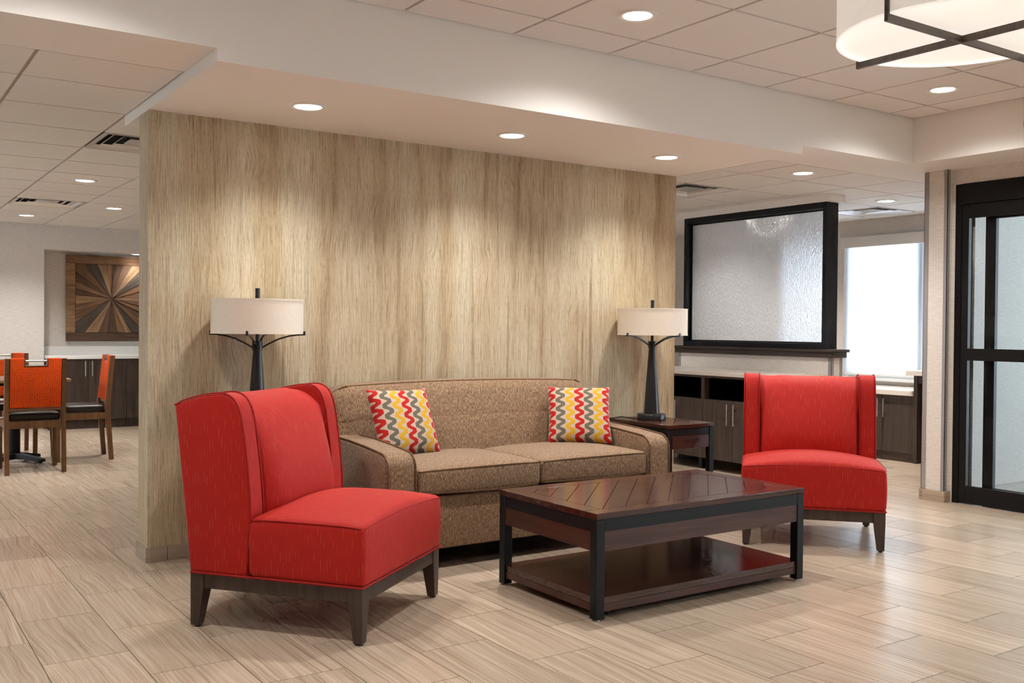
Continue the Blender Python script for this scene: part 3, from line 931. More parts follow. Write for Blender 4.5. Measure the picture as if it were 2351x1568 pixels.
# ------------------------------------------------------------------ throw pillows
def pillow(label, loc, rot, size=0.40, thick=0.13):
    t = thing('throw_pillow', label, 'pillow', loc, group='throw pillows on the sofa', world_geo=False)
    t.rotation_euler = rot
    n = 30
    q = bmesh.new()
    def P(i, j, s):
        u, v = -1+2*i/n, -1+2*j/n
        pinch = 1 - 0.055*(1-u*u) * (abs(v)**3) ; pinch2 = 1 - 0.055*(1-v*v)*(abs(u)**3)
        h = (max(0, 1-u**4)*max(0, 1-v**4))**0.55 * (1-0.15*(u*u+v*v)/2)
        return (u*size/2*pinch2, s*thick/2*h, v*size/2*pinch)
    grid = {}
    for s in (-1, 1):
        for i in range(n+1):
            for j in range(n+1):
                b = i in (0, n) or j in (0, n)
                if b and s == 1: grid[(i, j, 1)] = grid[(i, j, -1)]
                else: grid[(i, j, s)] = q.verts.new(P(i, j, s))
    uvp = {}
    for s in (-1, 1):
        for i in range(n):
            for j in range(n):
                f = [grid[(i, j, s)], grid[(i+1, j, s)], grid[(i+1, j+1, s)], grid[(i, j+1, s)]]
                q.faces.new(f if s < 0 else f[::-1])
    o = finish(q, 'cover', MAT['pillow'], t, angle=180)
    uv = o.data.uv_layers[0].data
    for l in o.data.loops:
        p = o.data.vertices[l.vertex_index].co
        uv[l.index].uv = (p.x, p.z)
    k = 0.965
    c = [P(0, 0, -1), P(n, 0, -1), P(n, n, -1), P(0, n, -1)]
    bord = [P(i, 0, -1) for i in range(0, n)] + [P(n, j, -1) for j in range(0, n)] + [P(n-i, n, -1) for i in range(0, n)] + [P(0, n-j, -1) for j in range(0, n)]
    return t
pillow('striped throw pillow tilted against the sofa arm beside the large red chair', (1.225, -0.462, 0.702), (math.radians(-26), math.radians(1), math.radians(6)), 0.385)
pillow('striped throw pillow upright at the sofa end by the lamp with the round base', (2.408, -0.488, 0.690), (math.radians(-32), math.radians(0), math.radians(-34)), 0.385)

# ------------------------------------------------------------------ plank tops (coffee and end tables)
def clip(poly, a, b, c):
    out = []
    for i in range(len(poly)):
        p, q_ = poly[i], poly[(i+1) % len(poly)]
        dp, dq = a*p[0]+b*p[1]-c, a*q_[0]+b*q_[1]-c
        if dp >= 0: out.append(p)
        if dp*dq < 0:
            k = dp/(dp-dq); out.append((p[0]+k*(q_[0]-p[0]), p[1]+k*(q_[1]-p[1])))
    return out
def plank_top(t, x0, x1, y0, y1, z0, z1, bw, step, name='tabletop'):
    top = box(name, (x0+0.004, x1-0.004, y0+0.004, y1-0.004, z0, z1-0.009), MAT['espresso_x'], t, bevel=0.001, seg=1)
    g = 0.0016
    box('border_plank', (x0, x1, y0, y0+bw-g, z0, z1), MAT['espresso_top'], top, bevel=0.0015, seg=1, off=OFF[0])
    box('border_plank', (x0, x1, y1-bw+g, y1, z0, z1), MAT['espresso_top'], top, bevel=0.0015, seg=1)
    box('border_plank', (x0, x0+bw-g, y0+bw, y1-bw, z0, z1), MAT['espresso_top'], top, bevel=0.0015, seg=1)
    box('border_plank', (x1-bw+g, x1, y0+bw, y1-bw, z0, z1), MAT['espresso_top'], top, bevel=0.0015, seg=1)
    rect = [(x0+bw, y0+bw), (x1-bw, y0+bw), (x1-bw, y1-bw), (x0+bw, y1-bw)]
    c = (x0-y1)
    while c < x1-y0:
        p = clip(clip(rect, 1, -1, c+g*1.4), -1, 1, -(c+step-g*1.4))
        if len(p) >= 3:
            prism('diagonal_plank', p, 'z', z1-0.012, z1-0.0002, MAT['espresso_top'], top, smooth=False)
        c += step
    return top
CX0, CX1, CY0, CY1 = 1.287, 2.580, -2.045, -1.312
t = thing('coffee_table', 'dark espresso wood coffee table with black metal legs and lower shelf', 'coffee table', ((CX0+CX1)/2, (CY0+CY1)/2, 0))
plank_top(t, CX0, CX1, CY0, CY1, 0.424, 0.450, 0.085, 0.125)
L = 0.044
for ax in (CX0+0.002, CX1-0.002-L):
    for ay in (CY0+0.002, CY1-0.002-L):
        lg = box('leg', (ax, ax+L, ay, ay+L, 0.008, 0.4235), MAT['black'], t, bevel=0.0015, seg=1)
        lathe('levelling_foot', [(0, 0), (0.012, 0), (0.012, 0.008), (0, 0.008)], ax+L/2, ay+L/2, MAT['steel'], lg, n=12)
a0, a1, b0, b1 = CX0+L+0.003, CX1-L-0.003, CY0+L+0.003, CY1-L-0.003
for nm, z0, z1, inn, mx, my in (('metal_band', 0.372, 0.423, 0.003, 'black', 'black'), ('apron_panel', 0.290, 0.372, 0.006, 'espresso_x', 'espresso_y')):
    box(nm, (a0, a1, CY0+inn, CY0+inn+0.02, z0, z1), MAT[mx], t)
    box(nm, (a0, a1, CY1-inn-0.02, CY1-inn, z0, z1), MAT[mx], t)
    box(nm, (CX0+inn, CX0+inn+0.02, b0, b1, z0, z1), MAT[my], t)
    box(nm, (CX1-inn-0.02, CX1-inn, b0, b1, z0, z1), MAT[my], t)
box('storage_bottom', (a0, a1, b0, b1, 0.292, 0.300), MAT['espresso_x'], t)
sh = [(CX0+0.012, CY0+L+0.004), (CX0+L+0.004, CY0+L+0.004), (CX0+L+0.004, CY0+0.012), (CX1-L-0.004, CY0+0.012), (CX1-L-0.004, CY0+L+0.004), (CX1-0.012, CY0+L+0.004),
      (CX1-0.012, CY1-L-0.004), (CX1-L-0.004, CY1-L-0.004), (CX1-L-0.004, CY1-0.012), (CX0+L+0.004, CY1-0.012), (CX0+L+0.004, CY1-L-0.004), (CX0+0.012, CY1-L-0.004)]
prism('shelf', sh, 'z', 0.0685, 0.096, MAT['espresso_top'], t, smooth=False)
prism('shelf_apron', sh, 'z', 0.036, 0.0665, MAT['espresso_x'], t, smooth=False)
for x, y in ((CX0+0.14, CY0+0.10), (CX1-0.14, CY0+0.10), (CX0+0.14, CY1-0.1), (CX1-0.14, CY1-0.1)):
    q = bmesh.new()
    bm_lathe(q, [(0, -0.011), (0.018, -0.011), (0.018, 0.011), (0, 0.011)], 0, 0, 16)
    bmesh.ops.rotate(q, verts=q.verts, cent=(0, 0, 0), matrix=Matrix.Rotation(PI/2, 3, 'X'))
    bmesh.ops.translate(q, verts=q.verts, vec=(x, y, 0.018))
    finish(q, 'caster', MAT['rubber'], t)

# ------------------------------------------------------------------ end tables
def end_table(x0, x1, label):
    y0, y1, zt = -0.645, -0.035, 0.610
    t = thing('end_table', label, 'end table', ((x0+x1)/2, (y0+y1)/2, 0), group='end tables flanking the sofa')
    plank_top(t, x0, x1, y0, y1, 0.588, zt, 0.055, 0.13)
    L = 0.036
    for ax in (x0+0.003, x1-0.003-L):
        for ay in (y0+0.003, y1-0.003-L):
            box('leg', (ax, ax+L, ay, ay+L, 0, 0.5875), MAT['black'], t, bevel=0.0015, seg=1)
    for b in ((x0+L+.004, x1-L-.004, y0+.008, y0+.026, 0.540, 0.587), (x0+L+.004, x1-L-.004, y1-.026, y1-.008, 0.455, 0.587),
              (x0+.008, x0+.026, y0+L+.004, y1-L-.004, 0.455, 0.587), (x1-.026, x1-.008, y0+L+.004, y1-L-.004, 0.455, 0.587)):
        box('apron', b, MAT['black'], t)
    d = box('drawer', (x0+L+.006, x1-L-.006, y0+.006, y0+.40, 0.456, 0.538), MAT['espresso_x'], t, bevel=0.0015, seg=1)
    xm = (x0+x1)/2
    box('handle', (xm-0.055, xm+0.055, y0-0.010, y0-0.002, 0.508, 0.516), MAT['black'], d, bevel=0.001, seg=1)
    box('handle_post', [(xm-0.05, xm-0.043, y0-0.003, y0+0.007, 0.509, 0.515), (xm+0.043, xm+0.05, y0-0.003, y0+0.007, 0.509, 0.515)], MAT['black'], d)
    box('shelf', (x0+.01, x1-.01, y0+L+.004, y1-L-.004, 0.13, 0.15), MAT['espresso_x'], t)
    return t
end_table(2.995, 3.400, 'dark end table with a drawer between the sofa and the wall end')
end_table(0.290, 0.695, 'dark end table hidden behind the red chair beside the sofa')

# ------------------------------------------------------------------ table lamps
def table_lamp(x, y, rot, label, cord=False):
    z0 = 0.6102
    t = thing('table_lamp', label, 'lamp', (x, y, z0), math.radians(rot), 'matching table lamps', world_geo=False)
    lathe('base', [(0, 0), (0.094, 0), (0.097, 0.003), (0.097, 0.033), (0.094, 0.038), (0.058, 0.040), (0, 0.040)], 0, 0, MAT['lampmetal'], t)
    lathe('column', [(0, 0.040), (0.055, 0.040), (0.052, 0.06), (0.0225, 0.476), (0.0225, 0.478), (0, 0.478)], 0, 0, MAT['lampmetal'], t, angle=25)
    lathe('hub', [(0, 0.476), (0.027, 0.476), (0.027, 0.524), (0.010, 0.525), (0.010, 0.73), (0, 0.73)], 0, 0, MAT['lampmetal'], t, angle=25)
    lathe('finial', [(0, 0.73), (0.0125, 0.73), (0.0125, 0.798), (0, 0.798)], 0, 0, MAT['lampmetal'], t)
    for k in range(4):
        a = k*PI/2
        c, s = math.cos(a), math.sin(a)
        pts = [(0.022, 0.490), (0.06, 0.513), (0.11, 0.537), (0.16, 0.552), (0.21, 0.559), (0.241, 0.560)]
        bm = bmesh.new()
        bm_tube(bm, [(r*c, r*s, z) for r, z in pts], 0.006, 4, flat=(0.0075, 0.0055))
        bm_tube(bm, [(0.241*c, 0.241*s, 0.556), (0.241*c, 0.241*s, 0.578)], 0.006, 4, flat=(0.0055, 0.0075))
        finish(bm, 'arm', MAT['lampmetal'], t, smooth=False)
    sh = lathe('shade', [(0.233, 0.563), (0.233, 0.740), (0.2305, 0.740), (0.2305, 0.563)], 0, 0, MAT['shade'], t, n=72, close=True)
    uv = sh.data.uv_layers[0].data
    for l in sh.data.loops:
        p = sh.data.vertices[l.vertex_index].co
        uv[l.index].uv = (math.atan2(p.y, p.x)*0.233, p.z)
    for z in (0.563, 0.732):
        lathe('shade_trim', [(0.2335, z), (0.2347, z), (0.2347, z+0.008), (0.2335, z+0.008)], 0, 0, MAT['shade'], sh, n=72, close=True)
    lathe('diffuser_disc', [(0.012, 0.580), (0.2295, 0.580)], 0, 0, MAT['shade'], sh, n=48)
    if cord:
        R = Matrix.Rotation(-math.radians(rot), 3, 'Z')
        w_ = [(-0.085, 0.035), (-0.12, 0.05), (-0.16, 0.052), (-0.20, 0.075), (-0.235, 0.10), (-0.25, 0.14)]
        zz = [0.006, 0.005, 0.012, 0.020, 0.012, 0.004]
        tube('power_cord', [R @ Vector((a, b, c)) for (a, b), c in zip(w_, zz)], 0.003, MAT['rubber'], t, n=6)
    return t
table_lamp(0.487, -0.245, -31.6, 'bronze table lamp with linen drum shade rising behind the large red chair')
table_lamp(3.205, -0.255, 6.0, 'bronze table lamp with linen drum shade in front of the glass screen', True)

# ------------------------------------------------------------------ drum pendant
PX, PY, PZ, PR = 2.205, -3.055, 2.330, 0.447
t = thing('drum_pendant', 'large lit white drum pendant with crossed bronze bars under the raised ceiling', 'pendant light', (PX, PY, PZ))
dr = lathe('drum_shade', [(PR, PZ), (PR, PZ+0.27), (PR-0.006, PZ+0.27), (PR-0.006, PZ)], PX, PY, MAT['drum'], t, n=96, close=True)
uv = dr.data.uv_layers[0].data
for l in dr.data.loops:
    p = dr.data.vertices[l.vertex_index].co
    uv[l.index].uv = (math.atan2(p.y, p.x)*PR, p.z)
lathe('diffuser', [(0, PZ+0.016), (PR-0.03, PZ+0.016), (PR-0.0065, PZ+0.005)], PX, PY, MAT['diffuser'], t, n=96)
lathe('rim', [(PR-0.008, PZ-0.003), (PR+0.001, PZ-0.003), (PR+0.001, PZ+0.004), (PR-0.008, PZ+0.004)], PX, PY, MAT['diffuser'], t, n=96, close=True)
BR = m_wood('bronze_wood_bar', srgb(62, 52, 44), srgb(100, 86, 74), 'x', 0.4)
for k, nm in ((0, 'cross_bar'), (1, 'cross_bar')):
    e = PR+0.014
    b = (PX-e, PX+e, PY-0.007, PY+0.007, PZ-0.030, PZ-0.004) if k == 0 else (PX-0.007, PX+0.007, PY-e, PY+e, PZ-0.0302, PZ-0.0042)
    cb = box(nm, b, BR, t)
    for s in (-1, 1):
        d = PR+0.0085
        q = (PX+s*d-0.0055, PX+s*d+0.0055, PY-0.007, PY+0.007, PZ-0.004, PZ+0.285) if k == 0 else (PX-0.007, PX+0.007, PY+s*d-0.0055, PY+s*d+0.0055, PZ-0.004, PZ+0.285)
        box('upright', q, BR, cb)
lathe('ceiling_canopy', [(0, H3-0.025), (0.09, H3-0.025), (0.09, H3-0.001), (0, H3-0.001)], PX, PY, MAT['lampmetal'], t)
lathe('stem', [(0.012, PZ+0.27), (0.012, H3-0.025)], PX, PY, MAT['lampmetal'], t, n=12)
box('spider', [(PX-PR, PX+PR, PY-0.006, PY+0.006, PZ+0.262, PZ+0.27), (PX-0.006, PX+0.006, PY-PR, PY+PR, PZ+0.262, PZ+0.27)], MAT['lampmetal'], t)
# small round sounder on the bulkhead above the door
t = thing('ceiling_sounder', 'small round white perforated sounder on the bulkhead above the sliding door', 'alarm', (TXR, -1.935, 2.505))
q = bmesh.new()
bm_lathe(q, [(0, 0.022), (0.03, 0.022), (0.043, 0.016), (0.047, 0.0), (0, 0)], 0, 0, 40)
bmesh.ops.rotate(q, verts=q.verts, cent=(0, 0, 0), matrix=Matrix.Rotation(-PI/2, 3, 'Y'))
finish(q, 'cover', MAT['white_trim'], t, off=(0, 0, 0))
for k in range(16):
    a = k*PI/8
    box('slot', (-0.0225, -0.0195, 0.036*math.cos(a)-0.0015, 0.036*math.cos(a)+0.0015, 0.036*math.sin(a)-0.003, 0.036*math.sin(a)+0.003), MAT['guard'], t, off=(0, 0, 0))

# ------------------------------------------------------------------ handle helper
def bar_handle(parent, axis, p, z0, z1, out=0.032, r=0.0055):
    """vertical bar pull; axis 'x' sticks out to -x, 'y' to -y"""
    d = Vector((-out, 0, 0)) if axis == 'x' else Vector((0, -out, 0))
    b = bmesh.new()
    p = Vector(p)
    bm_tube(b, [(*(p+d).xy, z0), (*(p+d).xy, z1)], r, 10)
    for z in (z0+(z1-z0)*0.22, z1-(z1-z0)*0.22):
        bm_tube(b, [(p.x, p.y, z), (p.x+d.x, p.y+d.y, z)], r*0.7, 8)
    return finish(b, 'handle', MAT['steel'], parent)

# ------------------------------------------------------------------ media cabinets in front of the glass screen
MX0, MX1, MZ0, MZ1 = 4.90, 5.545, 0.098, 0.818
bays = [(0.262, 0.958), (0.960, 1.656), (1.658, 2.10)]
blab = ['dark walnut media cabinet unit with open shelf, end unit behind the red chair',
        'dark walnut media cabinet unit with open shelf, beside the end unit',
        'dark walnut media cabinet unit with open shelf, tucked behind the feature wall end']
for (y0, y1), lab in zip(bays, blab):
    t = thing('media_cabinet', lab, 'cabinet', ((MX0+MX1)/2, (y0+y1)/2, 0), group='media cabinets under the pale counter')
    T = 0.018
    box('side_panel', (MX0+0.02, MX1, y0, y0+T, MZ0, MZ1), MAT['cabinet'], t)
    box('side_panel', (MX0+0.02, MX1, y1-T, y1, MZ0, MZ1), MAT['cabinet'], t)
    box('face_frame', [(MX0, MX0+0.02, y0, y0+T, 0.612, MZ1), (MX0, MX0+0.02, y1-T, y1, 0.612, MZ1), (MX0, MX0+0.02, y0+T, y1-T, 0.797, MZ1)], MAT['cabinet'], t)
    box('shelf', (MX0+0.004, MX1-0.02, y0+T, y1-T, 0.596, 0.611), MAT['cabinet'], t)
    box('floor_panel', (MX0+0.022, MX1, y0+T, y1-T, MZ0, MZ0+T), MAT['cabinet'], t)
    box('back_panel', (MX1-0.02, MX1, y0+T, y1-T, MZ0+T, MZ1), MAT['dark_inside'], t)  # near-black colour carries the shade at the back of the shelf
    box('shelf_shade', [(MX0+0.06, MX1-0.021, y0+T, y0+T+0.002, 0.612, 0.797), (MX0+0.06, MX1-0.021, y1-T-0.002, y1-T, 0.612, 0.797), (MX0+0.06, MX1-0.021, y0+T, y1-T, 0.6115, 0.613), (MX0+0.06, MX1-0.021, y0+T, y1-T, 0.795, 0.797)], MAT['dark_inside'], t)  # dark sheets stand in for shade deep in the open shelf
    ym = (y0+y1)/2
    for k, (a, b) in enumerate(((y0+0.0015, ym-0.0015), (ym+0.0015, y1-0.0015))):
        d = box('door', (MX0, MX0+0.0195, a, b, MZ0+0.001, 0.6095), MAT['cabinet'], t, bevel=0.001, seg=1)
        bar_handle(d, 'x', (MX0, (b-0.035) if k == 0 else (a+0.035), 0), 0.405, 0.585)
    for fx in (MX0+0.05, MX1-0.07):
        for fy in (y0+0.05, y1-0.05):
            box('foot', (fx-0.02, fx+0.02, fy-0.02, fy+0.02, 0.0, MZ0-0.0005), MAT['rubber'], t)
t = thing('countertop', 'pale quartz countertop on the media cabinets below the glass screen', 'countertop', (5.2, 1.2, 0.8185))
box('slab', (4.868, 5.556, 0.245, 2.12, 0.8185, 0.850), MAT['counter'], t, bevel=0.002, seg=1)

# ------------------------------------------------------------------ knee wall, ledge, glass screen
KX0, KX1, KY0, KY1 = 5.562, 5.70, 0.130, 1.955
knee = struct('wall_knee', (KX0, KX1, KY0, KY1, 0, 0.985), MAT['wallpaper'])
for b in (((KX0-0.003, KX0-0.0003, KY0-0.003, KY0+0.030, 0.08, 0.984), (KX0-0.003, KX0+0.03, KY0-0.003, KY0-0.0003, 0.08, 0.984)),
          ((KX1-0.03, KX1+0.003, KY0-0.003, KY0-0.0003, 0.08, 0.984), (KX1+0.0003, KX1+0.003, KY0-0.003, KY0+0.03, 0.08, 0.984)),
          ((KX0-0.003, KX0-0.0003, KY1-0.03, KY1+0.003, 0.08, 0.984), (KX0-0.003, KX0+0.03, KY1+0.0003, KY1+0.003, 0.08, 0.984))):
    box('corner_guard', list(b), MAT['guard'], knee)
t = thing('wall_ledge', 'dark stained wood ledge capping the low wall under the glass screen', 'ledge', (5.63, 1.05, 0.985))
box('ledge_cap', (KX0-0.045, KX1+0.045, KY0-0.045, KY1+0.045, 1.032, 1.056), MAT['ledgewood'], t, bevel=0.002, seg=1)
box('ledge_moulding', (KX0-0.028, KX1+0.028, KY0-0.028, KY1+0.028, 0.9855, 1.0318), MAT['ledgewood'], t, bevel=0.002, seg=1)
t = thing('glass_screen', 'black framed screen of rain-textured glass standing on the dark ledge', 'glass screen', (5.64, 1.05, 1.0565))
GX0, GX1, GY0, GY1, GZ0, GZ1 = 5.562, 5.722, 0.200, 1.895, 1.0565, 2.300
fw = 0.055
box('frame_jamb', (GX0, GX1, GY0, GY0+0.035, GZ0, GZ1), MAT['blackpaint'], t, bevel=0.002, seg=1)
box('frame_jamb', (GX0, GX1, GY1-0.035, GY1, GZ0, GZ1), MAT['blackpaint'], t, bevel=0.002, seg=1)
box('frame_rail', (GX0, GX1, GY0+0.0355, GY1-0.0355, GZ1-0.052, GZ1), MAT['blackpaint'], t, bevel=0.002, seg=1)
box('frame_rail', (GX0, GX1, GY0+0.0355, GY1-0.0355, GZ0, GZ0+0.045), MAT['blackpaint'], t, bevel=0.002, seg=1)
box('glazing_bead', [(5.622, 5.633, GY0+0.036, GY0+0.05, GZ0+0.046, GZ1-0.053), (5.622, 5.633, GY1-0.05, GY1-0.036, GZ0+0.046, GZ1-0.053),
                     (5.622, 5.633, GY0+0.05, GY1-0.05, GZ0+0.046, GZ0+0.058), (5.622, 5.633, GY0+0.05, GY1-0.05, GZ1-0.065, GZ1-0.053)], MAT['blackpaint'], t)
bm = bmesh.new()
vs = [bm.verts.new(p) for p in ((5.641, GY0+0.037, GZ0+0.047), (5.641, GY1-0.037, GZ0+0.047), (5.641, GY1-0.037, GZ1-0.054), (5.641, GY0+0.037, GZ1-0.054))]
bm.faces.new(vs[::-1])
finish(bm, 'rain_glass', MAT['rain'], t, smooth=False)
struct('ceiling_header', (5.545, 5.735, 0.14, 1.95, 2.301, H2-0.0005), MAT['drywall'])

# ------------------------------------------------------------------ window, shade, low cabinets
win = struct('window_1', [(XW+0.06, XW+0.12, WY0, WY0+0.05, WZ0, WZ1), (XW+0.06, XW+0.12, WY1-0.05, WY1, WZ0, WZ1), (XW+0.06, XW+0.12, WY0+.05, WY1-.05, WZ0, WZ0+0.05),
                          (XW+0.06, XW+0.12, WY0+.05, WY1-.05, WZ1-0.05, WZ1), (XW+0.06, XW+0.12, 0.53, 0.62, WZ0+0.05, WZ1-0.05)], MAT['sill'])
for (a, b) in ((WY0+.05, 0.53), (0.62, WY1-.05)):
    bm = bmesh.new()
    vs = [bm.verts.new(p) for p in ((XW+0.09, a, WZ0+.05), (XW+0.09, b, WZ0+.05), (XW+0.09, b, WZ1-.05), (XW+0.09, a, WZ1-.05))]
    bm.faces.new(vs)
    finish(bm, 'pane', MAT['pane'], win, smooth=False)
box('sill', (XW-0.035, XW+0.06, WY0-0.02, WY1+0.02, WZ0-0.03, WZ0-0.0005), MAT['sill'], win, bevel=0.003, seg=1)
t = thing('roller_shade', 'white roller shade drawn down over the window beyond the glass screen', 'window shade', (XW+0.02, 0.5, WZ1))
box('cassette', (XW-0.05, XW-0.001, WY0-0.01, WY1+0.012, 2.080, 2.190), MAT['white_trim'], t, bevel=0.004)
box('fabric', (XW+0.014, XW+0.016, WY0+0.01, WY1-0.012, 0.775, 2.12), MAT['roller'], t, smooth=False)
box('bottom_bar', (XW+0.008, XW+0.022, WY0+0.01, WY1-0.012, 0.752, 0.7745), MAT['white_trim'], t, bevel=0.003)
yy = [(0.20+0.01, 0.545), (0.547, 0.90), (0.902, 1.25), (1.252, 1.60)]
for k, (y0, y1) in enumerate(yy):
    t = thing('low_cabinet', ['dark stained low cabinet unit against the bar end panel', 'dark stained low cabinet unit next to the one at the bar panel',
              'dark stained low cabinet unit behind the red chair under the window', 'dark stained low cabinet unit at the far side of the window'][k], 'cabinet', (7.15, (y0+y1)/2, 0), group='low cabinets under the shaded window')
    box('carcass', (6.872, XW-0.004, y0, y1, 0.082, 0.617), MAT['cabinet_dk'], t)
    box('kick_board', (6.86, 6.90, y0, y1, 0.0, 0.081), MAT['ledgewood'], t)
    d = box('door', (6.850, 6.8715, y0+0.0015, y1-0.0015, 0.083, 0.612), MAT['cabinet_dk'], t, bevel=0.001, seg=1)
    bar_handle(d, 'x', (6.850, y1-0.03 if k % 2 == 0 else y0+0.03, 0), 0.405, 0.580)
t = thing('countertop', 'pale quartz countertop on the low cabinets under the window', 'countertop', (7.15, 0.9, 0.6175))
box('slab', (6.822, XW-0.036, 0.212, 1.62, 0.6175, 0.664), MAT['counter'], t, bevel=0.003, seg=1)
t = thing('bar_counter', 'taller dark bar end with pale overhanging top beside the pier', 'counter', (7.1, -0.2, 0))
box('end_panel', (6.838, XW-0.004, 0.172, 0.208, 0.0, 0.812), MAT['cabinet_dk'], t)
box('top_rail', (6.845, XW-0.004, -0.80, 0.171, 0.735, 0.812), MAT['cabinet_dk'], t)
box('back_panel', (7.10, 7.12, -0.80, 0.171, 0.0, 0.734), MAT['cabinet_dk'], t)
box('countertop', (6.738, XW-0.004, -0.80, 0.225, 0.8125, 0.856), MAT['counter'], t, bevel=0.002, seg=1)

# ------------------------------------------------------------------ sliding entrance door
door = struct('door_1', [(XD+0.0, XD+0.095, DY0-0.045, DY0, 0, DZ), (XD, XD+0.095, DY1, DY1+0.045, 0, DZ), (XD-0.01, XD+0.095, DY1+0.045, DY0-0.045, 2.112, DZ)], MAT['black'])
def leaf(nm, xc, ya, yb, th, st, zb=0.0):
    lf = box(nm, [(xc, xc+th, ya-st, ya, 0.006, 2.110), (xc, xc+th, yb, yb+st, 0.006, 2.110), (xc, xc+th, yb+st, ya-st, 2.012, 2.110), (xc, xc+th, yb+st, ya-st, 1.012, 1.096) if zb == 0 else (xc, xc+th, yb+st, ya-st, 2.0, 2.012),
                   (xc, xc+th, yb+st, ya-st, 0.006, 0.128)], MAT['black'], door, bevel=0.0015, seg=1)
    zs = ((0.130, 1.010), (1.098, 2.010)) if zb == 0 else ((0.130, 1.998),)
    for z0, z1 in zs:
        q = bmesh.new()
        v = [q.verts.new(p) for p in ((xc+th/2, ya-st-.001, z0), (xc+th/2, yb+st+.001, z0), (xc+th/2, yb+st+.001, z1), (xc+th/2, ya-st-.001, z1))]
        q.faces.new(v)
        finish(q, 'pane', MAT['pane'], lf, smooth=False)
    return lf
leaf('door_leaf', XD+0.004, DY0-0.047, -2.36, 0.036, 0.052)
leaf('door_leaf', XD+0.052, -1.355, -3.50, 0.036, 0.075, 1)

# ------------------------------------------------------------------ glazing outside the picture that lets the daylight in
def glazing(name, plane, a0, a1, z0, z1, n):
    x0, x1 = plane-0.03, plane+0.03
    b = [(x0, x1, a0, a1, z0, z0+0.05), (x0, x1, a0, a1, z1-0.05, z1)]
    for k in range(n+1):
        y = a0 + (a1-a0)*k/n
        y = min(max(y, a0+0.025), a1-0.025)
        b.append((x0, x1, y-0.025, y+0.025, z0+0.05, z1-0.05))
    wn = struct(name, b, MAT['black'])
    for k in range(n):
        ya, yb = a0 + (a1-a0)*k/n + 0.05, a0 + (a1-a0)*(k+1)/n - 0.05
        q = bmesh.new()
        v = [q.verts.new(p) for p in ((plane, ya, z0+.05), (plane, yb, z0+.05), (plane, yb, z1-.05), (plane, ya, z1-.05))]
        q.faces.new(v)
        finish(q, 'pane', MAT['pane'], wn, smooth=False)
glazing('added_storefront', XD+0.05, YF+0.02, -4.31, 0.305, 2.245, 4)  # unseen storefront, added on the right to bring in more daylight
glazing('window_3', XL-0.075, 2.61, 5.59, 0.855, 2.145, 2)
glazing('window_4', 7.05, -4.09, -1.26, 0.0, 2.49, 2)

# ------------------------------------------------------------------ dining set
def dining_chair(loc, rot, label):
    t = thing('dining_chair', label, 'chair', (*loc, 0), math.radians(rot), 'orange dining chairs around the table', world_geo=False)
    W = 0.228
    for s in (-1, 1):
        # rear post: leg below, stile above, kinked at the seat
        p = [(0.205, 0.0), (0.170, 0.44), (0.168, 0.50), (0.215, 0.935)]
        q = bmesh.new()
        outl = [(y-0.020, z) for y, z in p] + [(y+0.020 + (0.004 if 0.3 < z < 0.6 else 0), z) for y, z in p[::-1]]
        bm_prism(q, outl, 'x', min(s*W, s*(W-0.034)), max(s*W, s*(W-0.034)))
        finish(q, 'rear_post', MAT['chairwood'], t, smooth=False)
        q = bmesh.new()
        bm_prism(q, [(-0.245, 0.004), (-0.262, 0.425), (-0.218, 0.425), (-0.216, 0.004)], 'x', min(s*W, s*(W-0.036)), max(s*W, s*(W-0.036)))
        lg = finish(q, 'front_leg', MAT['chairwood'], t, smooth=False)
        box('glide', (s*(W-0.018)-0.01, s*(W-0.018)+0.01, -0.24, -0.22, 0, 0.004), MAT['rubber'], lg)
        box('side_rail', (min(s*(W-0.006), s*(W-0.028)), max(s*(W-0.006), s*(W-0.028)), -0.22, 0.155, 0.370, 0.425), MAT['chairwood'], t)
    box('front_rail', (-0.19, 0.19, -0.252, -0.230, 0.370, 0.425), MAT['chairwood'], t)
    box('rear_rail', (-0.193, 0.193, 0.150, 0.188, 0.368, 0.425), MAT['chairwood'], t)
    rbox('seat', (0, -0.055, 0.458), (0.192, 0.215, 0.032), 0.022, MAT['leather'], t, lambda x, y, z: (x, y, z+0.012*max(0, 1-(x/.2)**2)*max(0, 1-(y/.22)**2)*(z > 0)), nf=8)
    box('lower_back_rail', (-0.193, 0.193, 0.168, 0.196, 0.510, 0.533), MAT['chairwood'], t)
    # padded back with handle cut-out
    yb = lambda z: 0.168 + (z-0.50)*0.108
    xs_ = [-0.192, -0.178, -0.13, -0.092, -0.082, 0, 0.082, 0.092, 0.13, 0.178, 0.192]
    outl = [(-0.191, 0.535), (0.191, 0.535), (0.191, 0.930), (0.185, 0.937), (0.093, 0.938), (0.086, 0.930), (0.086, 0.872), (-0.086, 0.872), (-0.086, 0.930), (-0.093, 0.938), (-0.185, 0.937), (-0.191, 0.930)]
    q = bmesh.new()
    bm_prism(q, outl, 'y', -0.026, 0.024, bevel=0.009, seg=2)
    for v in q.verts:
        v.co.y += yb(v.co.z)
        if v.co.y < yb(v.co.z) - 0.01 or v.co.y > yb(v.co.z)+0.01: pass
    finish(q, 'back_pad', MAT['orange'], t, angle=35)
    hp = box('handle_pocket', [(-0.085, -0.079, -0.02, 0.022, 0.874, 0.934), (0.079, 0.085, -0.02, 0.022, 0.874, 0.934), (-0.079, 0.079, -0.02, 0.022, 0.8735, 0.879)], MAT['steel'], t, off=(0, -yb(0.9), 0))
    tube('handle_bar', [(-0.079, yb(0.912), 0.915), (0.079, yb(0.912), 0.915)], 0.008, MAT['steel'], t, n=10)
    return t
dining_chair((0.0, 3.775), 180, 'orange dotted dining chair with its back to the lounge at the dining table')
dining_chair((0.512, 4.385), -93, 'orange dotted dining chair turned sideways before the dark sideboard doors')
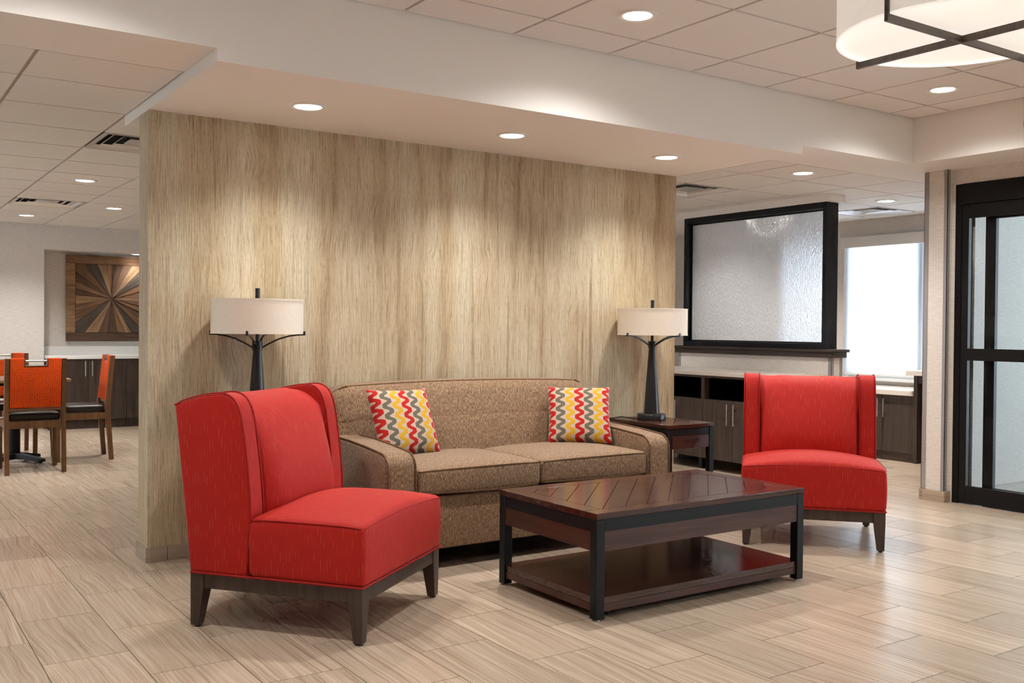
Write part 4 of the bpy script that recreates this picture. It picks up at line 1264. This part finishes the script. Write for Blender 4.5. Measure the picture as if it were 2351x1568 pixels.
dining_chair((-0.045, 5.02), 2, 'orange dotted dining chair across the table from the one with its back turned')
t = thing('dining_table', 'brown square dining table on a black pedestal base between orange chairs', 'table', (-0.05, 4.42, 0))
TB = (-0.05, 4.42)
box('tabletop', (TB[0]-0.40, TB[0]+0.40, TB[1]-0.38, TB[1]+0.38, 0.712, 0.742), MAT['tablewood'], t, bevel=0.008, seg=3)
lathe('pedestal', [(0, 0.05), (0.05, 0.05), (0.05, 0.68), (0, 0.68)], TB[0], TB[1], MAT['black'], t, n=24)
box('top_plate', (TB[0]-0.15, TB[0]+0.15, TB[1]-0.15, TB[1]+0.15, 0.68, 0.7115), MAT['black'], t)
for k in range(4):
    a = PI/4 + k*PI/2 - 0.05
    c, s = math.cos(a), math.sin(a)
    q = bmesh.new()
    sec = [(0.03, 0.050, 0.030, 0.085), (0.15, 0.036, 0.028, 0.062), (0.27, 0.040, 0.012, 0.042), (0.30, 0.030, 0.012, 0.036)]
    rr = []
    for r, hw, z0, z1 in sec:
        rr.append([q.verts.new((TB[0]+r*c-e*hw*s, TB[1]+r*s+e*hw*c, z)) for e, z in ((-1, z0), (1, z0), (0.8, z1), (-0.8, z1))])
    q.faces.new(rr[0]); q.faces.new(rr[-1])
    for A, B in zip(rr[:-1], rr[1:]):
        for i in range(4): q.faces.new((A[i], A[(i+1) % 4], B[(i+1) % 4], B[i]))
    bmesh.ops.recalc_face_normals(q, faces=q.faces)
    ft = finish(q, 'foot', MAT['black'], t, angle=30)
    lathe('glide', [(0, 0), (0.014, 0), (0.014, 0.0125), (0, 0.0125)], TB[0]+0.27*c, TB[1]+0.27*s, MAT['rubber'], ft, n=12)

# ------------------------------------------------------------------ sideboard in the niche
for k in range(4):
    x0, x1 = 0.64 + k*0.425, 0.64 + (k+1)*0.425 - 0.002
    t = thing('sideboard_cabinet', ['dark wood sideboard unit at the niche corner behind the turned chair', 'dark wood sideboard unit below the starburst wall art',
              'dark wood sideboard unit hidden past the feature wall edge', 'dark wood sideboard unit at the hidden end of the niche'][k], 'cabinet', ((x0+x1)/2, 7.3, 0), group='sideboard cabinets in the dining niche')
    box('carcass', (x0, x1, 7.082, 7.59, 0.100, 0.812), MAT['cabinet_dk'], t)
    box('kick_board', (x0, x1, 7.085, 7.12, 0, 0.0995), MAT['ledgewood'], t)
    d = box('door', (x0+0.0015, x1-0.0015, 7.060, 7.0815, 0.102, 0.809), MAT['cabinet_dk'], t, bevel=0.001, seg=1)
    bar_handle(d, 'y', ((x1-0.035) if k % 2 == 0 else (x0+0.04), 7.06, 0), 0.612, 0.792, r=0.0065)
t = thing('countertop', 'white countertop with upstand on the dining sideboard', 'countertop', (1.5, 7.3, 0.8125))
box('slab', (0.632, 2.34, 7.045, 7.598, 0.8125, 0.850), MAT['sill'], t, bevel=0.002, seg=1)
box('upstand', (0.632, 2.34, 7.575, 7.598, 0.8505, 0.952), MAT['sill'], t, bevel=0.002, seg=1)

# ------------------------------------------------------------------ starburst wall art
AX, AZ, AH, AY = 1.425, 1.532, 0.520, 7.575
t = thing('wall_art', 'square starburst wall art of reclaimed wood planks in the dining niche', 'wall art', (AX, AY, AZ))
box('backing_board', (AX-AH+0.01, AX+AH-0.01, AY-0.008, AY+0.02, AZ-AH+0.01, AZ+AH-0.01), MAT['dark_inside'], t)
def art_wood(i, r, g, b, axis):
    return m_wood('reclaimed_wood_%d' % i, srgb(r*0.62, g*0.62, b*0.62), srgb(r*1.12, g*1.12, b*1.12), axis, 0.7, scale=0.9, contrast=(0.3, 0.72), bump=0.3)
AW = [art_wood(i, *c, 'x') for i, c in enumerate(((140, 104, 74), (116, 88, 66), (92, 80, 70), (164, 128, 94), (104, 76, 58), (132, 96, 68)))]
fr = 0.105
for nm, b, m in (('frame_plank', (AX-AH, AX+AH, AY-0.022, AY-0.008, AZ+AH-fr, AZ+AH), 0), ('frame_plank', (AX-AH, AX+AH, AY-0.022, AY-0.008, AZ-AH, AZ-AH+fr), 4),
                 ('frame_plank', (AX-AH, AX-AH+fr, AY-0.0215, AY-0.008, AZ-AH+fr, AZ+AH-fr), 3), ('frame_plank', (AX+AH-fr, AX+AH, AY-0.0215, AY-0.008, AZ-AH+fr, AZ+AH-fr), 1)):
    box(nm, b, AW[m], t, bevel=0.002, seg=1)
h = AH-fr-0.003
angs, a = [], 0.05
rr = random.Random(11)
while a < 2*PI:
    angs.append(a); a += rr.uniform(0.17, 0.30)
angs.append(angs[0]+2*PI)
cols = [0, 5, 2, 3, 1, 4, 0, 3, 2, 5, 4, 0, 1, 3]
for k in range(len(angs)-1):
    a0, a1 = angs[k]+0.004, angs[k+1]-0.004
    sq = [(-h, -h), (h, -h), (h, h), (-h, h)]
    p = clip(clip(sq, -math.sin(a0), math.cos(a0), 0.0), math.sin(a1), -math.cos(a1), 0.0)
    if len(p) < 3: continue
    am = (a0+a1)/2
    R = Matrix.Rotation(am, 3, 'Y')
    q = bmesh.new()
    pr_ = [(x*math.cos(am)+z*math.sin(am), -x*math.sin(am)+z*math.cos(am)) for x, z in p]
    bm_prism(q, pr_, 'y', -0.020 - 0.004*(k % 3), -0.008)
    o = finish(q, 'ray_plank', AW[cols[k % len(cols)]], t, off=(0, 0, 0), smooth=False)
    o.rotation_euler = (0, -am, 0)
